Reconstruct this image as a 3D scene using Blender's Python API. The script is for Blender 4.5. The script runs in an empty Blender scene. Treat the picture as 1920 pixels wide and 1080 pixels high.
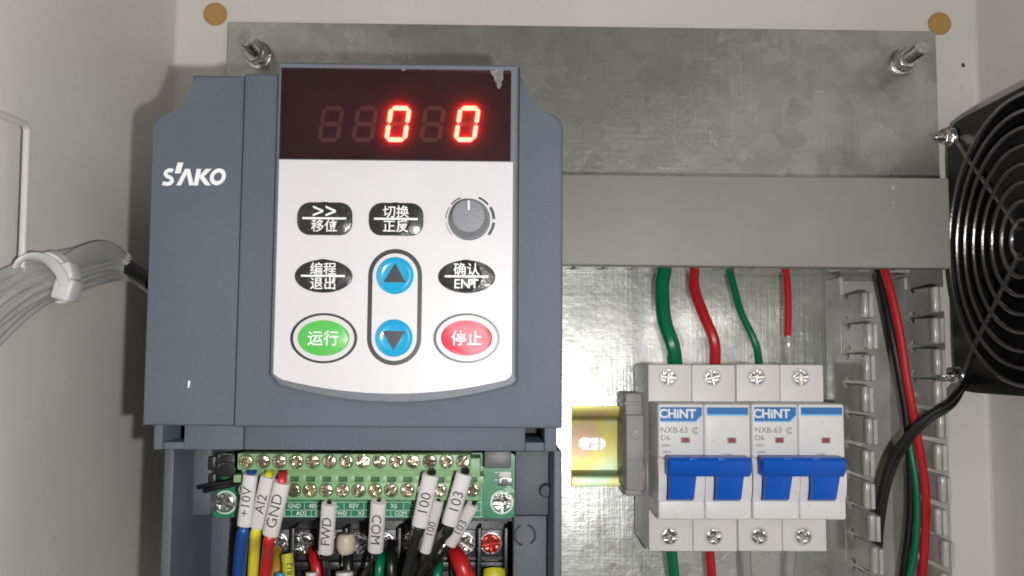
import bpy, bmesh, math, random
from mathutils import Vector, Matrix

random.seed(11)
S = 0.001                      # everything below is written in millimetres
SC = bpy.context.scene
COL = SC.collection

# ------------------------------------------------------------------ camera
F = 1680.0                     # focal length in pixels of the 1920 px wide photograph
CAMD = 405.0                   # distance from the galvanised plate
YAW, PITCH, ROLL = math.radians(1.0), math.radians(4.5), math.radians(0.40)
RM = (Matrix.Rotation(-YAW, 3, 'Z') @ Matrix.Rotation(math.pi/2 + PITCH, 3, 'X')
      @ Matrix.Rotation(ROLL, 3, 'Z'))
cam_d = bpy.data.cameras.new('camera')
cam = bpy.data.objects.new('camera', cam_d)
COL.objects.link(cam)
cam.matrix_world = Matrix.Translation((0, -CAMD*S, 0)) @ RM.to_4x4()
cam_d.sensor_width = 36.0
cam_d.lens = 36.0*F/1920.0
cam_d.clip_start = 0.005
cam_d.clip_end = 20.0
SC.camera = cam

# ------------------------------------------------------------------ light
w = bpy.data.worlds.new('World'); SC.world = w; w.use_nodes = True
bg = w.node_tree.nodes['Background']
bg.inputs[0].default_value = (1.0, 0.93, 0.82, 1)
bg.inputs[1].default_value = 0.065
ld = bpy.data.lights.new('phone_flash', 'POINT')           # the phone's torch, beside the lens
ld.energy = 2.85; ld.color = (1.0, 0.985, 0.98); ld.shadow_soft_size = 0.0028
lo = bpy.data.objects.new('phone_flash', ld); COL.objects.link(lo)
lo.location = (22*S, -(CAMD+2)*S, -9*S)
rl = bpy.data.lights.new('room_lamp', 'AREA')               # pale room light behind the photographer's right shoulder
rl.shape = 'RECTANGLE'; rl.size = 0.30; rl.size_y = 0.36; rl.energy = 0.75; rl.color = (1.0, 0.96, 0.90)
ro = bpy.data.objects.new('room_lamp', rl); COL.objects.link(ro)
ro.location = (0.31, -0.85, 0.13); ro.rotation_euler = (math.pi/2, 0, 0.15)
SC.view_settings.view_transform = 'Standard'
SC.view_settings.look = 'None'
SC.view_settings.gamma = 1.0
SC.view_settings.exposure = 0.0
SC.view_settings.use_curve_mapping = False
try:
    SC.cycles.sample_clamp_indirect = 6.0
    SC.cycles.use_denoising = True
    SC.cycles.filter_width = 1.8
except Exception:
    pass

# ------------------------------------------------------------------ helpers: from the photograph to millimetres
def ray(px, py):
    return RM @ Vector(((px-960)/F, -(py-540)/F, -1.0))
def P(px, py, h):              # a point of the photograph on the plane h mm in front of the plate
    d = ray(px, py); t = (CAMD-h)/d.y
    return (d.x*t, d.z*t)
def PX(px, py, X):             # the same on an upright plane (side walls)
    d = ray(px, py); t = X/d.x
    return (X, d.z*t, CAMD-d.y*t)
def R(a, b, c, d, h):          # axis-aligned rectangle  x0,x1,z0,z1
    p, q, r, s = P(a, b, h), P(c, b, h), P(a, d, h), P(c, d, h)
    return ((p[0]+r[0])/2, (q[0]+s[0])/2, (r[1]+s[1])/2, (p[1]+q[1])/2)
def poly(pts, h, snap=True):
    q = [list(P(x, y, h)) for x, y in pts]
    n = len(q)
    if snap:
        for i in range(n):
            a, b = q[i], q[(i+1) % n]
            dx, dz = abs(a[0]-b[0]), abs(a[1]-b[1])
            if dz > 5 and dx < 0.09*dz: a[0] = b[0] = (a[0]+b[0])/2
            elif dx > 5 and dz < 0.09*dx: a[1] = b[1] = (a[1]+b[1])/2
    return [tuple(p) for p in q]
def pmm(h): return F/(CAMD-h)  # pixels per mm at that height

def W(x, z, h): return Vector((x*S, -h*S, z*S))

# ------------------------------------------------------------------ helpers: meshes
class B:
    def __init__(s): s.bm = bmesh.new()
    def _bev(s, edges, off, seg):
        if off > 0 and edges:
            bmesh.ops.bevel(s.bm, geom=list(edges), offset=off*S, segments=seg, profile=0.5, affect='EDGES', clamp_overlap=True)
    def box(s, x0, x1, z0, z1, h0, h1, bev=0, seg=2):
        if x0 > x1: x0, x1 = x1, x0
        if z0 > z1: z0, z1 = z1, z0
        v = [s.bm.verts.new(W(x, z, h)) for h in (h0, h1) for z in (z0, z1) for x in (x0, x1)]
        fs = []
        for q in ((0, 2, 3, 1), (4, 5, 7, 6), (0, 1, 5, 4), (2, 6, 7, 3), (0, 4, 6, 2), (1, 3, 7, 5)):
            fs.append(s.bm.faces.new([v[i] for i in q]))
        if bev: s._bev({e for f in fs for e in f.edges}, bev, seg)
        return s
    def prism(s, pts, h0, h1, bev=0, seg=3):
        a = [s.bm.verts.new(W(x, z, h0)) for x, z in pts]
        b = [s.bm.verts.new(W(x, z, h1)) for x, z in pts]
        n = len(pts)
        s.bm.faces.new(a[::-1]); top = s.bm.faces.new(b)
        for i in range(n): s.bm.faces.new([a[i], a[(i+1) % n], b[(i+1) % n], b[i]])
        if bev: s._bev(list(top.edges), bev, seg)
        return s
    def prismx(s, pts, x0, x1, bev=0):        # outline in (z,h), extruded along x
        a = [s.bm.verts.new(W(x0, z, h)) for z, h in pts]
        b = [s.bm.verts.new(W(x1, z, h)) for z, h in pts]
        n = len(pts)
        f1 = s.bm.faces.new(a[::-1]); f2 = s.bm.faces.new(b)
        for i in range(n): s.bm.faces.new([a[i], a[(i+1) % n], b[(i+1) % n], b[i]])
        if bev: s._bev(list(f1.edges)+list(f2.edges), bev, 2)
        return s
    def prismz(s, pts, z0, z1, bev=0):        # outline in (x,h), extruded along z
        a = [s.bm.verts.new(W(x, z0, h)) for x, h in pts]
        b = [s.bm.verts.new(W(x, z1, h)) for x, h in pts]
        n = len(pts)
        s.bm.faces.new(a[::-1]); s.bm.faces.new(b)
        for i in range(n): s.bm.faces.new([a[i], a[(i+1) % n], b[(i+1) % n], b[i]])
        return s
    def lathe(s, cx, cz, prof, seg=24, a0=0.0, fn=None):    # profile (r,h) about the axis towards the viewer
        rings = []
        for r, h in prof:
            if r < 1e-6: rings.append([s.bm.verts.new(W(cx, cz, h))])
            else: rings.append([s.bm.verts.new(W(cx+r*math.cos(a0+2*math.pi*i/seg), cz+r*math.sin(a0+2*math.pi*i/seg), h)) for i in range(seg)])
        for p, q in zip(rings, rings[1:]):
            for i in range(seg):
                j = (i+1) % seg
                if len(p) == 1 and len(q) == 1: continue
                if len(p) == 1: s.bm.faces.new([p[0], q[i], q[j]])
                elif len(q) == 1: s.bm.faces.new([p[i], q[0], p[j]])
                else: s.bm.faces.new([p[i], q[i], q[j], p[j]])
        return s
    def ring(s, cx, cz, r0, r1, a0, a1, h0, h1, n=24, ky=1.0):
        A = [math.radians(a0+(a1-a0)*i/n) for i in range(n+1)]
        full = abs(a1-a0) >= 359.9
        if full: A = A[:-1]
        v = [[s.bm.verts.new(W(cx+r*math.cos(a), cz+r*ky*math.sin(a), h)) for a in A] for r, h in ((r0, h0), (r1, h0), (r1, h1), (r0, h1))]
        m = len(A)
        for i in range(m if full else m-1):
            j = (i+1) % m
            for k in range(4):
                l = (k+1) % 4
                s.bm.faces.new([v[k][i], v[l][i], v[l][j], v[k][j]])
        if not full:
            s.bm.faces.new([v[k][0] for k in range(4)]); s.bm.faces.new([v[k][-1] for k in range(4)])
        return s
    def tube(s, pts, r, seg=10, closed=False, smooth=6, flat=None):
        """pts (x,z,h); r number or list; flat=(sx,sy) squashes the section"""
        p = [Vector(q) for q in pts]
        rr = list(r) if isinstance(r, (list, tuple)) else [r]*len(p)
        if smooth and len(p) > 2:
            n = len(p); q = []; qr = []
            for i in range(n if closed else n-1):
                p0 = p[(i-1) % n] if (closed or i > 0) else p[0]*2-p[1]
                p1 = p[i]; p2 = p[(i+1) % n]
                p3 = p[(i+2) % n] if (closed or i+2 < n) else p[-1]*2-p[-2]
                for k in range(smooth):
                    t = k/smooth
                    q.append(0.5*((2*p1)+(p2-p0)*t+(2*p0-5*p1+4*p2-p3)*t*t+(3*p1-p0-3*p2+p3)*t**3))
                    qr.append(rr[i]*(1-t)+rr[(i+1) % n]*t)
            if not closed: q.append(p[-1]); qr.append(rr[-1])
            p, rr = q, qr
        n = len(p); rings = []; up = None
        for i in range(n):
            a = p[(i-1) % n] if (closed or i) else p[i]
            b = p[(i+1) % n] if (closed or i < n-1) else p[i]
            t = (b-a).normalized()
            if up is None:
                up = Vector((0, 0, 1)) if abs(t.z) < .8 else Vector((1, 0, 0))
            u = (up-t*up.dot(t)).normalized(); v = t.cross(u); up = u
            sx, sy = flat or (1, 1)
            rings.append([s.bm.verts.new(W(*(p[i]+(u*math.cos(2*math.pi*k/seg)*sx+v*math.sin(2*math.pi*k/seg)*sy)*rr[i]))) for k in range(seg)])
        for i in range(n if closed else n-1):
            c, d = rings[i], rings[(i+1) % n]
            for k in range(seg):
                l = (k+1) % seg
                s.bm.faces.new([c[k], c[l], d[l], d[k]])
        if not closed:
            s.bm.faces.new(rings[0][::-1]); s.bm.faces.new(rings[-1])
        return s
    def ribbon(s, path, wd, h0, h1):
        L, Rr = [], []
        n = len(path)
        for i in range(n):
            a = Vector(path[max(i-1, 0)]); b = Vector(path[min(i+1, n-1)])
            t = (b-a).normalized(); nn = Vector((-t.y, t.x))*wd/2
            c = Vector(path[i]); L.append(tuple(c+nn)); Rr.append(tuple(c-nn))
        return s.prism(L+Rr[::-1], h0, h1)

def finish(bm, angle=0.6):
    bmesh.ops.recalc_face_normals(bm, faces=bm.faces)
    for f in bm.faces: f.smooth = True
    for e in bm.edges:
        if len(e.link_faces) == 2:
            if e.calc_face_angle(0) > angle: e.smooth = False
        else: e.smooth = False

WL = {}
def place(o, worldloc, parent):
    COL.objects.link(o)
    if parent is not None:
        o.parent = parent; o.location = worldloc-WL[parent.name]
    else: o.location = worldloc
    WL[o.name] = worldloc.copy()
    return o
def obj(name, b, m, parent=None, angle=0.6):
    bm = b.bm if isinstance(b, B) else b
    finish(bm, angle)
    mn = Vector([min(v.co[i] for v in bm.verts) for i in range(3)])
    mx = Vector([max(v.co[i] for v in bm.verts) for i in range(3)])
    c = (mn+mx)/2
    for v in bm.verts: v.co -= c
    me = bpy.data.meshes.new(name); bm.to_mesh(me); bm.free()
    me.materials.append(M[m])
    return place(bpy.data.objects.new(name, me), c, parent)
def mesh_of(name, b, m, angle=0.6):
    bm = b.bm; finish(bm, angle)
    me = bpy.data.meshes.new(name); bm.to_mesh(me); bm.free(); me.materials.append(M[m]); return me
def inst(name, me, x, z, h, parent=None, rot=0.0, scale=None, tilt=None):
    o = bpy.data.objects.new(name, me)
    o.rotation_euler = (tilt[0] if tilt else 0, rot, tilt[1] if tilt else 0)
    if scale: o.scale = scale
    return place(o, W(x, z, h), parent)
def tag(o, label, cat=None, group=None, kind=None):
    o['label'] = label
    if cat: o['category'] = cat
    if group: o['group'] = group
    if kind: o['kind'] = kind
    return o
def thing(name, label, cat, x, z, h, group=None):
    o = bpy.data.objects.new(name, None); o.empty_display_size = .01
    place(o, W(x, z, h), None)
    return tag(o, label, cat, group)
def struct(o):
    o['kind'] = 'structure'; return o

def text(s, x, z, h, size, m, parent, name='lettering', rot=0.0, bold=0.0, sx=1.0, shear=0.0, ext=0.06, basis=None):
    c = bpy.data.curves.new(name, 'FONT')
    c.body = s; c.size = size; c.align_x = 'CENTER'; c.align_y = 'CENTER'
    c.offset = bold; c.extrude = ext; c.shear = shear; c.resolution_u = 3
    t = bpy.data.objects.new(name, c)
    me = bpy.data.meshes.new_from_object(t)
    bpy.data.objects.remove(t); bpy.data.curves.remove(c)
    me.name = name
    vs = me.vertices
    if len(vs) == 0: return None
    cx = (min(v.co.x for v in vs)+max(v.co.x for v in vs))/2
    cy = (min(v.co.y for v in vs)+max(v.co.y for v in vs))/2
    if basis is None:
        ca, sa = math.cos(rot), math.sin(rot)
        r_, u_, n_ = Vector((ca, 0, sa)), Vector((-sa, 0, ca)), Vector((0, -1, 0))
    else: r_, u_, n_ = basis
    for v in vs:
        a, b_, d = (v.co.x-cx)*sx, v.co.y-cy, v.co.z
        v.co = (r_*a+u_*b_+n_*d)*S
    me.materials.clear(); me.materials.append(M[m])
    for p in me.polygons: p.material_index = 0
    o = bpy.data.objects.new(name, me)
    return place(o, W(x, z, h), parent)

# ------------------------------------------------------------------ materials
M = {}
def mat(name, col, rough=.5, metal=0.0, bump=0.0, bscale=900, var=0.0, vscale=60, rvar=0.0, spec=.5, coat=0.0, emit=None, estr=0, alpha=None, detail=4, tint=None, trans=0.0):
    m = bpy.data.materials.new(name); m.use_nodes = True
    nt = m.node_tree; p = nt.nodes['Principled BSDF']
    p.inputs['Base Color'].default_value = (*col, 1); p.inputs['Roughness'].default_value = rough
    p.inputs['Metallic'].default_value = metal; p.inputs['Specular IOR Level'].default_value = spec
    if coat: p.inputs['Coat Weight'].default_value = coat; p.inputs['Coat Roughness'].default_value = .12
    if trans: p.inputs['Transmission Weight'].default_value = trans
    if emit:
        p.inputs['Emission Color'].default_value = (*emit, 1); p.inputs['Emission Strength'].default_value = estr
    geo = nt.nodes.new('ShaderNodeNewGeometry')
    def noise(sc, det=4, rg=.55):
        n = nt.nodes.new('ShaderNodeTexNoise'); n.inputs['Scale'].default_value = sc
        n.inputs['Detail'].default_value = det; n.inputs['Roughness'].default_value = rg
        nt.links.new(geo.outputs['Position'], n.inputs['Vector']); return n
    def rng(src, a, b, lo=.3, hi=.7):
        r = nt.nodes.new('ShaderNodeMapRange'); r.inputs[1].default_value = lo; r.inputs[2].default_value = hi
        r.inputs[3].default_value = a; r.inputs[4].default_value = b
        nt.links.new(src, r.inputs[0]); return r
    if var:
        n = noise(vscale, detail)
        mx = nt.nodes.new('ShaderNodeMix'); mx.data_type = 'RGBA'
        lo = [c*(1-var) for c in col]; hi = [min(1, c*(1+var)) for c in col]
        if tint: lo = [a*b for a, b in zip(lo, tint)]
        mx.inputs[6].default_value = (*lo, 1); mx.inputs[7].default_value = (*hi, 1)
        r = rng(n.outputs['Fac'], 0, 1); nt.links.new(r.outputs[0], mx.inputs[0])
        nt.links.new(mx.outputs[2], p.inputs['Base Color'])
    if rvar:
        n = noise(vscale*1.7, 5)
        r = rng(n.outputs['Fac'], max(.05, rough-rvar), min(1, rough+rvar)); nt.links.new(r.outputs[0], p.inputs['Roughness'])
    if bump:
        n = noise(bscale, 3)
        bp = nt.nodes.new('ShaderNodeBump'); bp.inputs['Strength'].default_value = bump; bp.inputs['Distance'].default_value = .0004
        nt.links.new(n.outputs['Fac'], bp.inputs['Height']); nt.links.new(bp.outputs[0], p.inputs['Normal'])
    M[name] = m
    return m, nt, p, noise, rng

mat('cabinet_paint', (.80, .775, .73), .48, bump=.12, bscale=1500, var=.05, vscale=14, rvar=.08)
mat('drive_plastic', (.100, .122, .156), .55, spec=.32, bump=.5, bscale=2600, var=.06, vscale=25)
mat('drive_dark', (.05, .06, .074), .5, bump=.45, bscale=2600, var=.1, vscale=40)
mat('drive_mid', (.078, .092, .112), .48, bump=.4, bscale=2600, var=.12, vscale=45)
mat('bezel_plastic', (.135, .147, .175), .45, spec=.4, bump=.25, bscale=2600, var=.04)
mat('black_gap', (.008, .008, .01), .6)
mat('black_plastic', (.018, .018, .02), .35, bump=.2, bscale=1500)
mat('display_black', (.030, .029, .029), .16, var=.12, vscale=60)
mat('digit_off', (.085, .062, .056), .35)
mat('digit_on', (.9, .2, .1), .4, emit=(1.0, .115, .075), estr=12)
mat('label_white', (.635, .615, .63), .36, bump=.12, bscale=120, var=.035, vscale=35)
mat('ink_black', (.03, .028, .03), .35)
mat('button_black', (.035, .032, .034), .22, bump=.35, bscale=330)
mat('button_blue', (.02, .36, .62), .18, coat=.5, bump=.2, bscale=260)
mat('button_green', (.10, .48, .09), .25, coat=.3)
mat('button_red', (.68, .04, .08), .42, bump=.1)
mat('ink_white', (.82, .82, .82), .4)
mat('knob_grey', (.19, .195, .215), .42, bump=.3, bscale=1800)
mat('pcb_green', (.018, .20, .085), .3, var=.25, vscale=220, coat=.3)
mat('terminal_green', (.22, .38, .18), .42, bump=.15, bscale=1500, var=.06, vscale=120)
mat('terminal_slot', (.03, .12, .045), .5)
mat('silk_white', (.62, .72, .66), .5)
mat('screw_brass', (.72, .62, .45), .22, metal=1, bump=.35, bscale=700, var=.25, vscale=500)
mat('screw_steel', (.66, .65, .63), .24, metal=1, bump=.4, bscale=600, var=.25, vscale=500, rvar=.1)
mat('screw_red', (.55, .06, .04), .25, metal=.6, bump=.4, bscale=600)
mat('plate_dark', (.06, .06, .06), .4, metal=.5, bump=.3, bscale=500)
mat('smd_grey', (.12, .12, .125), .45, bump=.3)
mat('sleeve_white', (.62, .595, .59), .5, bump=.1, bscale=500, var=.04, vscale=150)
mat('sleeve_yellow', (.55, .52, .03), .45, bump=.1)
mat('cream_plastic', (.62, .54, .40), .45, bump=.15, bscale=600, var=.08, vscale=200)
for nm, c in (('wire_blue', (.012, .06, .27)), ('wire_yellow', (.68, .60, .03)), ('wire_red', (.52, .015, .02)), ('wire_black', (.012, .012, .012)),
              ('wire_green', (.0, .16, .075)), ('wire_grey', (.36, .36, .36)), ('wire_ochre', (.45, .27, .03))):
    mat(nm, c, .33, var=.08, vscale=120, bump=.08, bscale=900)
mat('harness_grey', (.48, .48, .48), .45, var=.08, vscale=90, bump=.1)
mat('tie_white', (.72, .72, .72), .42, bump=.1)
mat('rod_paint', (.66, .63, .61), .35, bump=.15)
mat('duct_pvc', (.30, .292, .275), .52, bump=.1, bscale=1200, var=.05, vscale=30)
mat('duct_wall', (.43, .425, .40), .2, bump=.3, bscale=160, var=.22, vscale=60)
mat('breaker_white', (.755, .735, .72), .42, bump=.08, bscale=1500, var=.02, vscale=70)
mat('breaker_side', (.62, .6, .58), .5, bump=.1)
mat('badge_blue', (.015, .16, .46), .35)
mat('badge_cyan', (.25, .56, .88), .35)
mat('handle_blue', (.006, .105, .56), .36, bump=.12, bscale=1200)
mat('print_grey', (.22, .21, .21), .5)
mat('indicator_red', (.30, .05, .06), .35)
mat('clamp_grey', (.40, .39, .375), .5, bump=.15, var=.06, vscale=90)
mat('fan_black', (.010, .010, .011), .4, bump=.3, bscale=1500)
mat('fan_wire', (.36, .35, .335), .26, metal=.9, bump=.3, bscale=900)
mat('plug_amber', (.55, .32, .10), .5, bump=.1)
mat('chip_film', (.17, .165, .165), .5, var=.4, vscale=500)
mat('rod_shadow', (.02, .02, .02), .5)

# galvanised sheet: crystal spangle, rolling streaks, wipe marks and small dents
m, nt, p, noise, rng = mat('galvanised', (.60, .595, .58), .3, metal=.74)
geo = [n for n in nt.nodes if n.type == 'NEW_GEOMETRY'][0]
def math_node(op, a, b):
    x = nt.nodes.new('ShaderNodeMath'); x.operation = op
    for i, v in enumerate((a, b)):
        if isinstance(v, (int, float)): x.inputs[i].default_value = v
        else: nt.links.new(v, x.inputs[i])
    return x.outputs[0]
def mapped(scale, rot=(0, 0, 0)):
    mp_ = nt.nodes.new('ShaderNodeMapping'); mp_.inputs['Scale'].default_value = scale; mp_.inputs['Rotation'].default_value = rot
    nt.links.new(geo.outputs['Position'], mp_.inputs['Vector']); return mp_.outputs[0]
n1 = noise(24, 6, .6); n2 = noise(8, 3); n3 = noise(240, 4)
wob = noise(60, 3)
vadd = nt.nodes.new('ShaderNodeVectorMath'); vadd.operation = 'MULTIPLY_ADD'
nt.links.new(wob.outputs['Color'], vadd.inputs[0]); vadd.inputs[1].default_value = (.02, .02, .02); nt.links.new(geo.outputs['Position'], vadd.inputs[2])
vor = nt.nodes.new('ShaderNodeTexVoronoi'); vor.inputs['Scale'].default_value = 130
nt.links.new(vadd.outputs[0], vor.inputs['Vector'])
vs_ = nt.nodes.new('ShaderNodeSeparateColor'); nt.links.new(vor.outputs['Color'], vs_.inputs[0])
st1 = nt.nodes.new('ShaderNodeTexNoise'); st1.inputs['Scale'].default_value = 1; st1.inputs['Detail'].default_value = 5
nt.links.new(mapped((40, 40, 900), (0, .12, 0)), st1.inputs['Vector'])
st2 = nt.nodes.new('ShaderNodeTexNoise'); st2.inputs['Scale'].default_value = 1; st2.inputs['Detail'].default_value = 4
nt.links.new(mapped((700, 60, 22), (0, -.35, 0)), st2.inputs['Vector'])
f = math_node('ADD', math_node('MULTIPLY', n1.outputs['Fac'], .55), math_node('MULTIPLY', n2.outputs['Fac'], .45))
f = math_node('ADD', f, math_node('MULTIPLY', vs_.outputs[0], .10))
mx = nt.nodes.new('ShaderNodeMix'); mx.data_type = 'RGBA'
mx.inputs[6].default_value = (.42, .44, .405, 1); mx.inputs[7].default_value = (.82, .825, .80, 1)
nt.links.new(rng(f, 0, 1, .40, .72).outputs[0], mx.inputs[0]); nt.links.new(mx.outputs[2], p.inputs['Base Color'])
rr_ = math_node('ADD', rng(f, .42, .20, .42, .70).outputs[0], math_node('MULTIPLY', math_node('SUBTRACT', st1.outputs['Fac'], .5), .10))
rr_ = math_node('ADD', rr_, math_node('MULTIPLY', vs_.outputs[1], .07))
nt.links.new(rr_, p.inputs['Roughness'])
hgt = math_node('ADD', n1.outputs['Fac'], math_node('MULTIPLY', n3.outputs['Fac'], .07))
hgt = math_node('ADD', hgt, math_node('MULTIPLY', st1.outputs['Fac'], .05))
hgt = math_node('ADD', hgt, math_node('MULTIPLY', st2.outputs['Fac'], .14))
hgt = math_node('ADD', hgt, math_node('MULTIPLY', vs_.outputs[2], .05))
bp = nt.nodes.new('ShaderNodeBump'); bp.inputs['Strength'].default_value = .5; bp.inputs['Distance'].default_value = .0017
nt.links.new(hgt, bp.inputs['Height']); nt.links.new(bp.outputs[0], p.inputs['Normal'])

def dust(name, col, scale, thr, amt):
    m = M[name]; nt = m.node_tree; p = nt.nodes['Principled BSDF']
    geo = [n for n in nt.nodes if n.type == 'NEW_GEOMETRY'][0]
    n = nt.nodes.new('ShaderNodeTexNoise'); n.inputs['Scale'].default_value = scale; n.inputs['Detail'].default_value = 2
    nt.links.new(geo.outputs['Position'], n.inputs['Vector'])
    n2 = nt.nodes.new('ShaderNodeTexNoise'); n2.inputs['Scale'].default_value = 28; n2.inputs['Detail'].default_value = 4
    nt.links.new(geo.outputs['Position'], n2.inputs['Vector'])
    r = nt.nodes.new('ShaderNodeMapRange'); r.inputs[1].default_value = thr; r.inputs[2].default_value = thr+.06; r.inputs[3].default_value = 0; r.inputs[4].default_value = amt
    nt.links.new(n.outputs['Fac'], r.inputs[0])
    r2 = nt.nodes.new('ShaderNodeMapRange'); r2.inputs[1].default_value = .42; r2.inputs[2].default_value = .68
    nt.links.new(n2.outputs['Fac'], r2.inputs[0])
    mu = nt.nodes.new('ShaderNodeMath'); mu.operation = 'MULTIPLY'; nt.links.new(r.outputs[0], mu.inputs[0]); nt.links.new(r2.outputs[0], mu.inputs[1])
    mx = nt.nodes.new('ShaderNodeMix'); mx.data_type = 'RGBA'; mx.inputs[7].default_value = (*col, 1)
    old = p.inputs['Base Color'].links
    if old: nt.links.new(old[0].from_socket, mx.inputs[6])
    else: mx.inputs[6].default_value = p.inputs['Base Color'].default_value
    nt.links.new(mu.outputs[0], mx.inputs[0]); nt.links.new(mx.outputs[2], p.inputs['Base Color'])
dust('drive_plastic', (.34, .35, .36), 1300, .66, .4)
dust('drive_mid', (.32, .33, .34), 1000, .63, .4)
dust('drive_dark', (.32, .33, .34), 1000, .63, .4)
dust('bezel_plastic', (.36, .37, .38), 1300, .66, .4)
dust('display_black', (.2, .2, .2), 1300, .66, .5)
dust('cabinet_paint', (.52, .49, .43), 420, .66, .5)
dust('duct_pvc', (.42, .41, .39), 900, .68, .4)
dust('button_black', (.3, .3, .3), 1200, .68, .4)
dust('breaker_white', (.45, .42, .38), 700, .64, .4)

# smoked display pane: mostly clear, a little milky red, glossy in front
m = bpy.data.materials.new('smoked_pane'); m.use_nodes = True; nt = m.node_tree; nt.nodes.clear(); M['smoked_pane'] = m
out = nt.nodes.new('ShaderNodeOutputMaterial'); tr_ = nt.nodes.new('ShaderNodeBsdfTransparent'); tl = nt.nodes.new('ShaderNodeBsdfTranslucent')
gl = nt.nodes.new('ShaderNodeBsdfGlossy'); m1 = nt.nodes.new('ShaderNodeMixShader'); m2 = nt.nodes.new('ShaderNodeMixShader'); fr = nt.nodes.new('ShaderNodeFresnel')
tr_.inputs[0].default_value = (.93, .88, .87, 1); tl.inputs[0].default_value = (.95, .05, .11, 1)
gl.inputs['Color'].default_value = (1, 1, 1, 1); gl.inputs['Roughness'].default_value = .22; fr.inputs[0].default_value = 1.4
m1.inputs[0].default_value = .10
nt.links.new(tr_.outputs[0], m1.inputs[1]); nt.links.new(tl.outputs[0], m1.inputs[2])
gn = nt.nodes.new('ShaderNodeNewGeometry'); sb = nt.nodes.new('ShaderNodeMath'); sb.operation = 'SUBTRACT'; sb.use_clamp = True
nt.links.new(fr.outputs[0], sb.inputs[0]); nt.links.new(gn.outputs['Backfacing'], sb.inputs[1]); nt.links.new(sb.outputs[0], m2.inputs[0]); nt.links.new(m1.outputs[0], m2.inputs[1]); nt.links.new(gl.outputs[0], m2.inputs[2])
nt.links.new(m2.outputs[0], out.inputs[0])

# yellow-passivated zinc: pink, yellow and blue-green bands that belong to the plating
m, nt, p, noise, rng = mat('zinc_yellow', (.75, .6, .2), .36, metal=.45, bump=.06, bscale=300)
n1 = noise(34, 1)
cr = nt.nodes.new('ShaderNodeValToRGB'); e = cr.color_ramp.elements
e[0].position = .36; e[0].color = (.52, .36, .22, 1); e[1].position = .64; e[1].color = (.42, .60, .40, 1)
x = cr.color_ramp.elements.new(.46); x.color = (.56, .49, .12, 1)
x = cr.color_ramp.elements.new(.55); x.color = (.56, .55, .20, 1)
nt.links.new(n1.outputs['Fac'], cr.inputs[0]); nt.links.new(cr.outputs[0], p.inputs['Base Color'])

# ------------------------------------------------------------------ the cabinet
HB = -9.0                                    # back wall, behind the plate
XL = (P(333, 0, HB)[0]+P(327, 110, HB)[0])/2
XR = (P(1830, 0, HB)[0]+P(1858, 1000, HB)[0])/2
bw = struct(obj('back_wall', B().box(XL-1.5, XR+1.5, -420, 330, HB-2, HB), 'cabinet_paint'))
struct(obj('left_wall', B().box(XL-2, XL, -420, 330, HB-.5, 300), 'cabinet_paint'))
struct(obj('right_wall', B().box(XR, XR+2, -420, 330, HB-.5, 300), 'cabinet_paint'))
x, z = P(1806, 122, HB)
obj('wall_hole_patch', B().prism([(x-.7, z+1.1), (x-.9, z-.2), (x-.1, z-1.2), (x+.8, z-.7), (x+.7, z+.6)], HB-.1, HB+.08), 'plate_dark', bw)  # flat dark patch standing in for a small hole in the wall
# fold radius along both inner corners
for xx, sg in ((XL, 1), (XR, -1)):
    pts = [(xx, HB), (xx+sg*2.2, HB)]+[(xx+sg*(2.2-2.2*math.sin(a)), HB+2.2-2.2*math.cos(a)) for a in (.3, .6, .9, 1.2)]+[(xx, HB+2.2)]
    struct(obj('corner_fold', B().prismz(pts, -419, 329), 'cabinet_paint'))

# galvanised mounting plate with a folded top lip
x0, _ = P(428, 42, 0); x1 = (P(1752, 57, 0)[0]+P(1766, 330, 0)[0])/2
zt = (P(428, 42, 0)[1]+P(1750, 57, 0)[1])/2
PLX0, PLX1 = x0, x1
plate = obj('mounting_plate', B().box(x0, x1, -400, zt, -2, 0, .5), 'galvanised')
tag(plate, 'mottled galvanised steel mounting plate behind the drive, ducts and breakers', 'plate')

def plug(px, py, label):
    x, z = P(px, py, HB)
    tag(obj('hole_plug', B().lathe(x, z, [(0, HB-.2), (5.5, HB-.2), (5.5, HB+.7), (5.2, HB+1.2), (4.6, HB+1.25), (4.3, HB+.85), (2, HB+.8), (0, HB+.95)], 32), 'plug_amber'), label, 'plug', 'round amber plugs above the plate')
plug(404, 27, 'round amber plug in the pale back wall above the left stud')
plug(1761, 45, 'round amber plug at the top right corner of the galvanised plate')

def hexpts(r, a0=0): return [(r*math.cos(a0+k*math.pi/3), r*math.sin(a0+k*math.pi/3)) for k in range(6)]
def stud(px, py, label, a0):
    x, z = P(px, py, 0)
    t = thing('mounting_stud', label, 'bolt', x, z, 0, 'studs that hold the plate')
    obj('washer', B().lathe(x, z, [(2.8, 0), (6.4, .02), (6.4, 1.1), (6.1, 1.3), (2.8, 1.3)], 28), 'screw_steel', t)
    obj('spring_washer', B().ring(x, z, 2.9, 4.9, 20, 372, 1.3, 2.9), 'screw_steel', t)
    obj('nut', B().prism([(x+a, z+b) for a, b in hexpts(5.6, a0)], 2.9, 7.6, .7), 'screw_steel', t)
    pr = [(2.9, -8)]
    for k in range(13): pr += [(2.55, 7.0+k*.9), (2.95, 7.45+k*.9)]
    pr += [(2.4, 19.4), (0, 19.4)]
    obj('threaded_rod', B().lathe(x, z, pr, 18), 'screw_steel', t)
stud(484, 104, 'steel stud with nut above the left shoulder of the drive', .3)
stud(1692, 117, 'steel stud with nut in the upper right corner of the plate', .75)

def ell_(x, z, a, b, n=8): return [(x+a*math.cos(2*math.pi*i/n), z+b*math.sin(2*math.pi*i/n)) for i in range(n)]
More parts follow.
